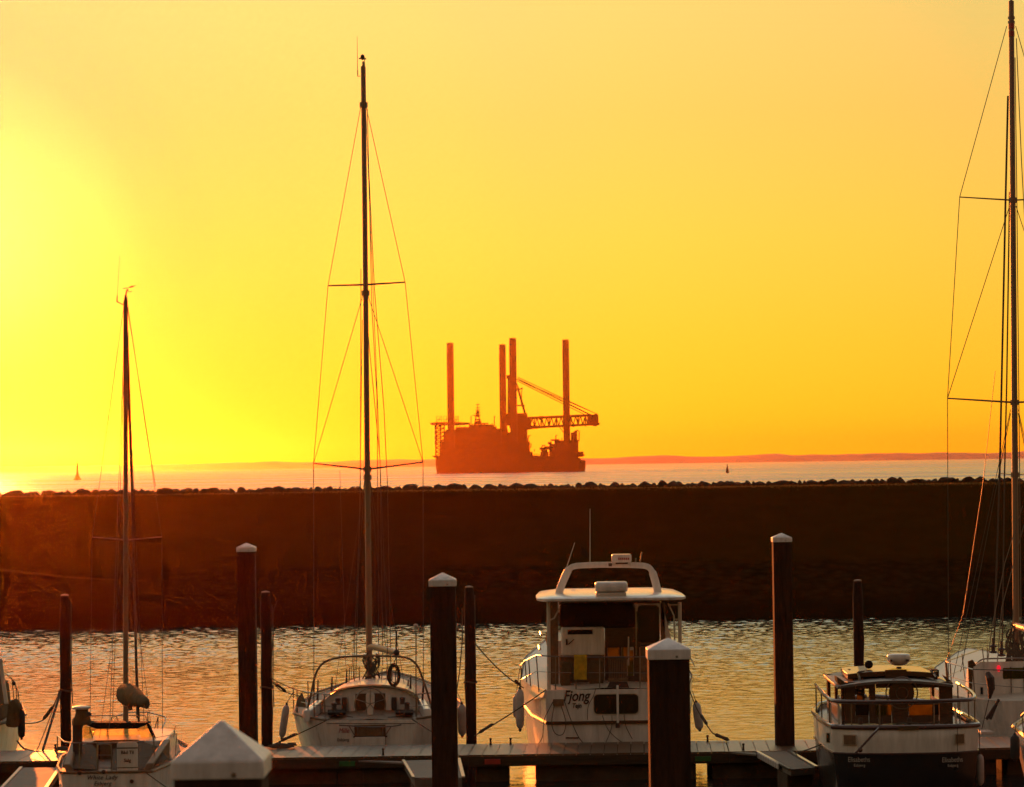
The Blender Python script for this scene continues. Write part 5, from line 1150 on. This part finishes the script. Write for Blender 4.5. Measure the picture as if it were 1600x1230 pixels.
# ------------------------------------------------------------------ jack-up vessel far out
def jackup():
    D = 2174.0; Z = lambda px, py: at(px, py, D).z; X = lambda px: at(px, 720, D).x
    k = 1 / S(D)
    root = empty('jack_up_vessel', (X(798), D, 0), 'jack-up vessel with four raised legs and a lattice boom crane far out', 'ship')
    def slab(mb, x0, y0, x1, y1, d0=-16, d1=16): a, b = at(x0, y0, D), at(x1, y1, D); return mb.box(a.x, b.x, D + d0, D + d1, b.z, a.z)
    # hull with shaped bow and stern
    a = lambda px, py, d=0: Vector((at(px, py, D).x, D + d, at(px, py, D).z))
    zk = -1.5; zd_ = Z(800, 714.5)
    side = [(X(684), zk), (X(681.5), Z(682, 725)), (X(682), Z(682, 713)), (X(706), Z(706, 712.5)), (X(790), Z(790, 711)), (X(828), Z(828, 711.5)), (X(898), Z(898, 715)), (X(906), Z(906, 716)), (X(906.5), Z(906, 719)), (X(913.5), Z(913, 719)), (X(914), Z(914, 728)), (X(912), zk)]
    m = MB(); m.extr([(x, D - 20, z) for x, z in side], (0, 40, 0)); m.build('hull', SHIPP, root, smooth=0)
    m = MB(); 
    for px in range(690, 905, 12): slab(m, px, 716.5, px + .7, 734, -20.3, -20.02)
    m.box(X(684), X(911), D - 20.5, D - 20.02, Z(800, 728), Z(800, 727)); m.build('fender_strip', SHIPL, root)
    # legs with serrated tops
    for px0, px1, pt, dy in ((701, 711.3, 536.5, -13), (782, 792.4, 536.5, 13), (798, 809, 528.8, -13), (881.6, 892, 528.8, 13)):
        c = X((px0 + px1) / 2); r = (px1 - px0) / 2 * k; zt = Z((px0 + px1) / 2, pt + 3)
        m = MB(); m.lathe((c, D + dy, 0), [(r, 1), (r, zt - 1.2), (r * .95, zt)], 20)
        for q in range(6):
            t = q * math.pi / 3 + .3; m.box(c + r * .75 * math.cos(t) - .6, c + r * .75 * math.cos(t) + .6, D + dy + r * .75 * math.sin(t) - .6, D + dy + r * .75 * math.sin(t) + .6, zt, zt + 1.1)
        m.tube([(c + .4, D + dy, zt), (c + .4, D + dy, zt + 2.3)], .12, 4)
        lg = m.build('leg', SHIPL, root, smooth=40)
        m = MB()
        for t in (.6, 2.2, 3.7, 5.3): m.box(c + (r + .1) * math.cos(t) - .35, c + (r + .1) * math.cos(t) + .35, D + dy + (r + .1) * math.sin(t) - .35, D + dy + (r + .1) * math.sin(t) + .35, 10, zt - 6)
        m.build('leg_rack', SHIPP, lg)
        zb = Z((px0 + px1) / 2, 690 if px0 != 701 else 700); m = MB(); m.box(c - r * 1.8, c + r * 1.8, D + dy - r * 1.8, D + dy + r * 1.8, zd_, zb); m.build('jack_house', SHIPP, root, smooth=0)
    # accommodation block
    m = MB(); rr = random.Random(21)
    for x0, y0, x1, y1, d0, d1 in ((697, 672, 784, 713, -12, 14), (712, 668, 776, 672.2, -9, 10), (733, 664.5, 772, 668.2, -8, 8), (741, 661.3, 763, 662.3, -6, 6), (741, 663.9, 763, 664.7, -6, 6), (741, 662.2, 743.5, 664, -6, 6), (747, 662.2, 748.5, 664, -6, 6), (752, 662.2, 753.3, 664, -6, 6), (757, 662.2, 758.3, 664, -6, 6), (761.5, 662.2, 763, 664, -6, 6), (770, 670, 783, 673, -6, 6), (689, 690, 697, 713, -10, 10), (784, 676, 800, 713, -10, 12), (806, 678, 822, 713, -12, 12), (820, 690, 828, 713, -10, 10), (828, 706, 832, 713, -8, 8)):
        slab(m, x0, y0, x1, y1, d0, d1)
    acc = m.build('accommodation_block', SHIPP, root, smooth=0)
    m = MB()
    for row in range(4):
        for d in (-11, 11): m.tube([a(697 + row, 676 + row * 9, d * 1.15), a(783, 676 + row * 9, d * 1.15)], .18, 4)
    m.build('walkway_rail', SHIPL, acc)
    # roof clutter and rails
    m = MB()
    for px in [698 + i * 2.2 for i in range(40)]:
        h = rr.choice([.5, .8, 1.2, 1.8, 2.6, 3.4]) * rr.uniform(.8, 1.2); y = 672 if px < 712 or px > 776 else 668 if px < 733 or px > 772 else 664.5
        slab(m, px, y - h, px + rr.uniform(.5, 1.4), y + .1, -4, 4)
    for px in (736, 772.5): m.tube([a(px, 664), a(px, 651), a(px + 1, 650)], .35, 4)
    m.build('deck_fittings', SHIPP, acc, smooth=0)
    # signal mast
    m = MB()
    for dx in (-4.5, 4.5): m.tube([a(746 + dx, 664), a(746 + dx * .25, 645)], .45, 5)
    m.tube([a(746.5, 652), a(746.5, 631)], [.5, .2], 6)
    for y, h in ((646, 5), (641, 4), (637.5, 3.6), (632.6, 3.2)): m.tube([a(746.5 - h, y), a(746.5 + h, y - .4)], .22, 4)
    m.tube([a(738, 649), a(746, 649.3)], .25, 4); slab(m, 741.5, 649, 750.5, 650.6, -3, 3); slab(m, 744, 642, 749, 645.5, -1.5, 1.5); slab(m, 743, 655, 751, 657, -2, 2); slab(m, 742.5, 658, 752, 663, -2, 2)
    m.build('signal_mast', SHIPP, root)
    # helideck and stair tower at the bow
    m = MB(); m.extr([a(673, 661.2, -11), a(682, 660.3, -12), a(716, 660.2, -12), a(733, 660.6, -8), a(733, 661.6, 8), a(716, 662.6, 12), a(682, 662.8, 12), a(673, 662, 11)], (0, 0, -.9)); hd = m.build('helideck', SHIPP, root, smooth=0)
    m = MB()
    def frame(x0, x1, y0, y1, d):
        m.tube([a(x0, y1, d), a(x0, y0, d), a(x1, y0, d), a(x1, y1, d)], .22, 4); m.tube([a((x0 + x1) / 2, y1, d), a((x0 + x1) / 2, y0, d)], .16, 4); m.tube([a(x0, (y0 + y1) / 2, d), a(x1, (y0 + y1) / 2, d)], .16, 4)
        m.tube([a(x0, y1, d), a(x1, y0, d)], .12, 4)
    for x0, x1 in ((682.4, 690.2), (693.6, 702), (711, 716.4)): m = MB(); frame(x0, x1, 650.4, 661, -3); m.build('helideck_gantry', SHIPP, hd)
    m = MB()
    for d in (-9, 9):
        for x in (681, 688, 694): m.tube([a(x, 661.5, d), a(x, 713, d)], .34, 5)
        for i in range(8):
            y0 = 663 + i * 6.2; m.tube([a(681, y0, d), a(694, y0 + 5.6, d)], .2, 4); m.tube([a(694, y0, d), a(681, y0 + 5.6, d)], .2, 4); m.tube([a(681, y0, d), a(694, y0, d)], .22, 4)
    for i in range(4): m.ball(a(681, 668 + i * 8, 0), 1.4, .8, 3, 1.5, 8, 6)
    slab(m, 694.5, 674, 699, 700, -6, 6); slab(m, 687.5, 688, 691, 700, -3, 3)
    m.extr([a(675, 712.4, -9), a(694, 711.5, -9), a(694, 713.5, -9), a(681, 716, -9)], (0, 18, 0))
    m.build('bow_lattice', SHIPP, root)
    # crane
    m = MB(); m.lathe((X(812), D, 0), [(6.2, 10), (6.2, Z(812, 672)), (7.5, Z(812, 668)), (7.5, Z(812, 664))], 20); ped = m.build('crane_pedestal', SHIPP, root)
    m = MB(); slab(m, 786, 646.5, 824, 664.5, -7, 7); slab(m, 808, 664, 826, 671, -6, 6); slab(m, 818, 654, 830, 669, -5, 5); slab(m, 796, 641.5, 804, 647, -4, 4); slab(m, 789, 661, 793, 700, -4, 4); ch = m.build('crane_house', SHIPP, root, smooth=0)
    m = MB()
    for d in (-4, 4):
        m.bar(a(795.3, 588, d), a(795, 648, d), 1.9, 1.4); m.bar(a(803, 590, d), a(810.5, 608, d), .9, .9); m.bar(a(809, 606, d), a(820.8, 648, d), 1.5, 1.5); m.tube([a(794, 633.5, d), a(820, 634, d)], .4, 4); m.tube([a(798, 613, d), a(817, 606.5, d)], .35, 4); m.bar(a(797, 594, d), a(799, 648, d), .7, .7)
    m.box(X(793), X(798), D - 4.5, D + 4.5, Z(795, 592), Z(795, 586.5)); m.tube([a(815.5, 606, 0), a(814.5, 633, 0)], .3, 4); m.build('a_frame', SHIPP, ch)
    # lattice boom
    m = MB(); n = 26
    def bp(u, top, d):
        x = 824 + (922 - 824) * u; yt = 653.6 - 4.4 * u; yb_ = 668.5 - 5.2 * u
        if u < .1: yb_ = yb_ + (672 - yb_) * (1 - u / .1) * .5
        return a(x, yt if top else yb_, d)
    for d in (-3.4, 3.4):
        for tp in (True, False): m.tube([bp(i / n, tp, d) for i in range(n + 1)], .95 if tp else .85, 5)
        for i in range(n):
            m.tube([bp(i / n, i % 2 == 0, d), bp((i + 1) / n, i % 2 == 1, d)], .34, 4)
            if i % 3 == 0: m.tube([bp(i / n, True, d), bp(i / n, False, d)], .42, 4)
    for i in range(0, n + 1, 2): m.tube([bp(i / n, True, -3.4), bp(i / n, True, 3.4)], .3, 4); m.tube([bp(i / n, False, -3.4), bp(i / n, False, 3.4)], .3, 4)
    slab(m, 842, 650.5, 848, 656, -3, 3); slab(m, 830, 665, 840, 670, -3, 3); slab(m, 893, 663, 898, 667, -3, 3)
    boom = m.build('crane_boom', SHIPP, ch)
    m = MB()
    m.extr([a(917.5, 650, -4), a(921, 646.8, -4), (a(926, 648.5, -4)), a(931, 646.5, -4), a(934.5, 649, -4), a(935, 661, -4), a(938, 662.3, -4), a(935, 664.5, -4), a(931, 666.3, -4), a(926, 665.3, -4), a(918, 664.5, -4)], (0, 8, 0)); m.tube([a(915, 663, 0), a(915, 667, 0)], .3, 4); m.build('boom_head', SHIPP, boom, smooth=0)
    m = MB()
    for x0, y0, x1, y1, d in ((809, 589.5, 934, 648, -2), (809, 591.5, 921.5, 647.4, 0), (804, 591, 921, 648, 2), (808, 595.5, 916, 649.5, -3), (797, 588, 934, 647.5, 3)): m.tube([a(x0, y0, d), a(x1, y1, d)], .26, 4)
    m.tube([a(872, 664.5), a(884, 680)], .3, 4); m.tube([a(876, 664), a(884, 675)], .25, 4); m.build('stay_cable', SHIPP, boom)
    # aft deck cargo, stair stepped
    m = MB()
    for x0, y0, x1, y1, d0, d1 in ((866, 688.5, 903.5, 716, -12, 12), (858, 694, 868, 716, -10, 10), (850, 697.5, 860, 702.5, -6, 6), (843, 699.5, 852, 702.8, -4, 4), (844.5, 706, 857, 714, -9, 9), (849, 703, 855, 708, -6, 6), (862, 686.6, 874, 689, -6, 6), (892, 676, 899, 690, -3, 3), (896, 674, 902, 690, -2, 2), (904, 706, 911, 714, -6, 6), (906, 710, 913, 712.5, -8, 8), (856, 690.8, 862, 694.5, -2, 2)): slab(m, x0, y0, x1, y1, d0, d1)
    m.build('deck_cargo', SHIPP, root, smooth=0)
    m = MB()
    for pts in ([(868.5, 687), (868.5, 680.6), (870.5, 680.3)], [(898, 674), (903, 672.5), (905, 675), (904.6, 690)], [(861, 690), (861, 687.3), (867, 687.3)], [(824, 692), (826, 681), (829, 680.6)], [(826, 694), (830, 693.5), (829, 700)], [(846, 700), (848, 696), (852, 696)], [(906, 709), (910, 706), (912, 708)]): m.tube([a(*q) for q in pts], .4, 4)
    for i in range(9): m.tube([a(845 + i * .4, 703 + (i % 3)), a(854, 709 - i * .6)], .25, 4)
    m.build('davit', SHIPP, root)
    m = MB()
    for x in range(832, 912, 3):
        y = 711.5 + (x - 832) * .05 if x < 904 else 718.5
        m.tube([a(x, y, -19), a(x, y - 2.2, -19)], .13, 4)
    m.tube([a(832, 709.4, -19), a(903, 713, -19)], .13, 4)
    for x, y, h in ((801, 672, 9), (804.5, 668, 6), (815, 671, 4), (823.5, 690, 6), (818, 678, 3), (793, 676, 5), (835, 706, 4), (878, 688, 4), (886, 688, 5), (889.5, 688, 3)):
        m.tube([a(x, y), a(x, y - h)], .25, 4); slab(m, x - .8, y - h * .6, x + .9, y - h * .4, -1, 1)
    m.build('deck_rail', SHIPP, root)
    return root
jackup()

# ------------------------------------------------------------------ beacon and buoy
D = 1834.0; b0 = at(121, 750, D); k = 1 / S(D)
root = empty('beacon', (b0.x, D, 0), 'faint lighthouse like beacon on a stone base at the left of the bay', 'beacon')
MB().lathe((b0.x, D, 0), [(7.0 * k, -.4), (5.0 * k, 1.0), (2.6 * k, 2.6), (2.0 * k, 3.4)], 16).build('stone_base', ROCK, root)
MB().lathe((b0.x, D, 0), [(1.9 * k, 3.2), (1.3 * k, 23 * k), (1.3 * k, 24 * k), (3.0 * k, 24.2 * k), (3.0 * k, 25 * k), (1.1 * k, 25.2 * k)], 14).build('tower', SHIPL, root)
MB().lathe((b0.x, D, 0), [(.9 * k, 25 * k), (.9 * k, 27 * k), (.3 * k, 28.2 * k), (.15 * k, 31 * k)], 10).build('lantern', SHIPL, root)
D = 1553.0; b0 = at(1136.5, 739, D); k = 1 / S(D)
root = empty('buoy', (b0.x, D, 0), 'small conical channel buoy on the water right of the ship', 'buoy')
MB().lathe((b0.x, D, 0), [(1.6 * k, -.5), (2.4 * k, .1), (2.2 * k, 1.4), (.9 * k, 10 * k), (.5 * k, 11 * k)], 14).build('body', SHIPP, root)
MB().lathe((b0.x, D, 0), [(.3 * k, 11 * k), (.7 * k, 11.6 * k), (.7 * k, 12.6 * k), (.1 * k, 14 * k)], 8).build('topmark', SHIPP, root)

# ------------------------------------------------------------------ haze
HZ_D, HZ_G = 4.6e-5, .94
hm = bpy.data.materials.new('haze'); hm.use_nodes = True; t = hm.node_tree; t.nodes.clear()
pv = N(t, 'ShaderNodeVolumePrincipled'); pv.inputs['Color'].default_value = (1.0, .42, .12, 1); pv.inputs['Density'].default_value = HZ_D; pv.inputs['Anisotropy'].default_value = HZ_G

ho = N(t, 'ShaderNodeOutputMaterial'); t.links.new(pv.outputs[0], ho.inputs['Volume'])
o = MB().box(-8020, 8020, -215, 13520, -2.6, 112).build('haze', hm, smooth=0, origin=(0, 0, 0)); tag(o, 'thin golden evening haze over the sea', 'haze', kind='stuff')
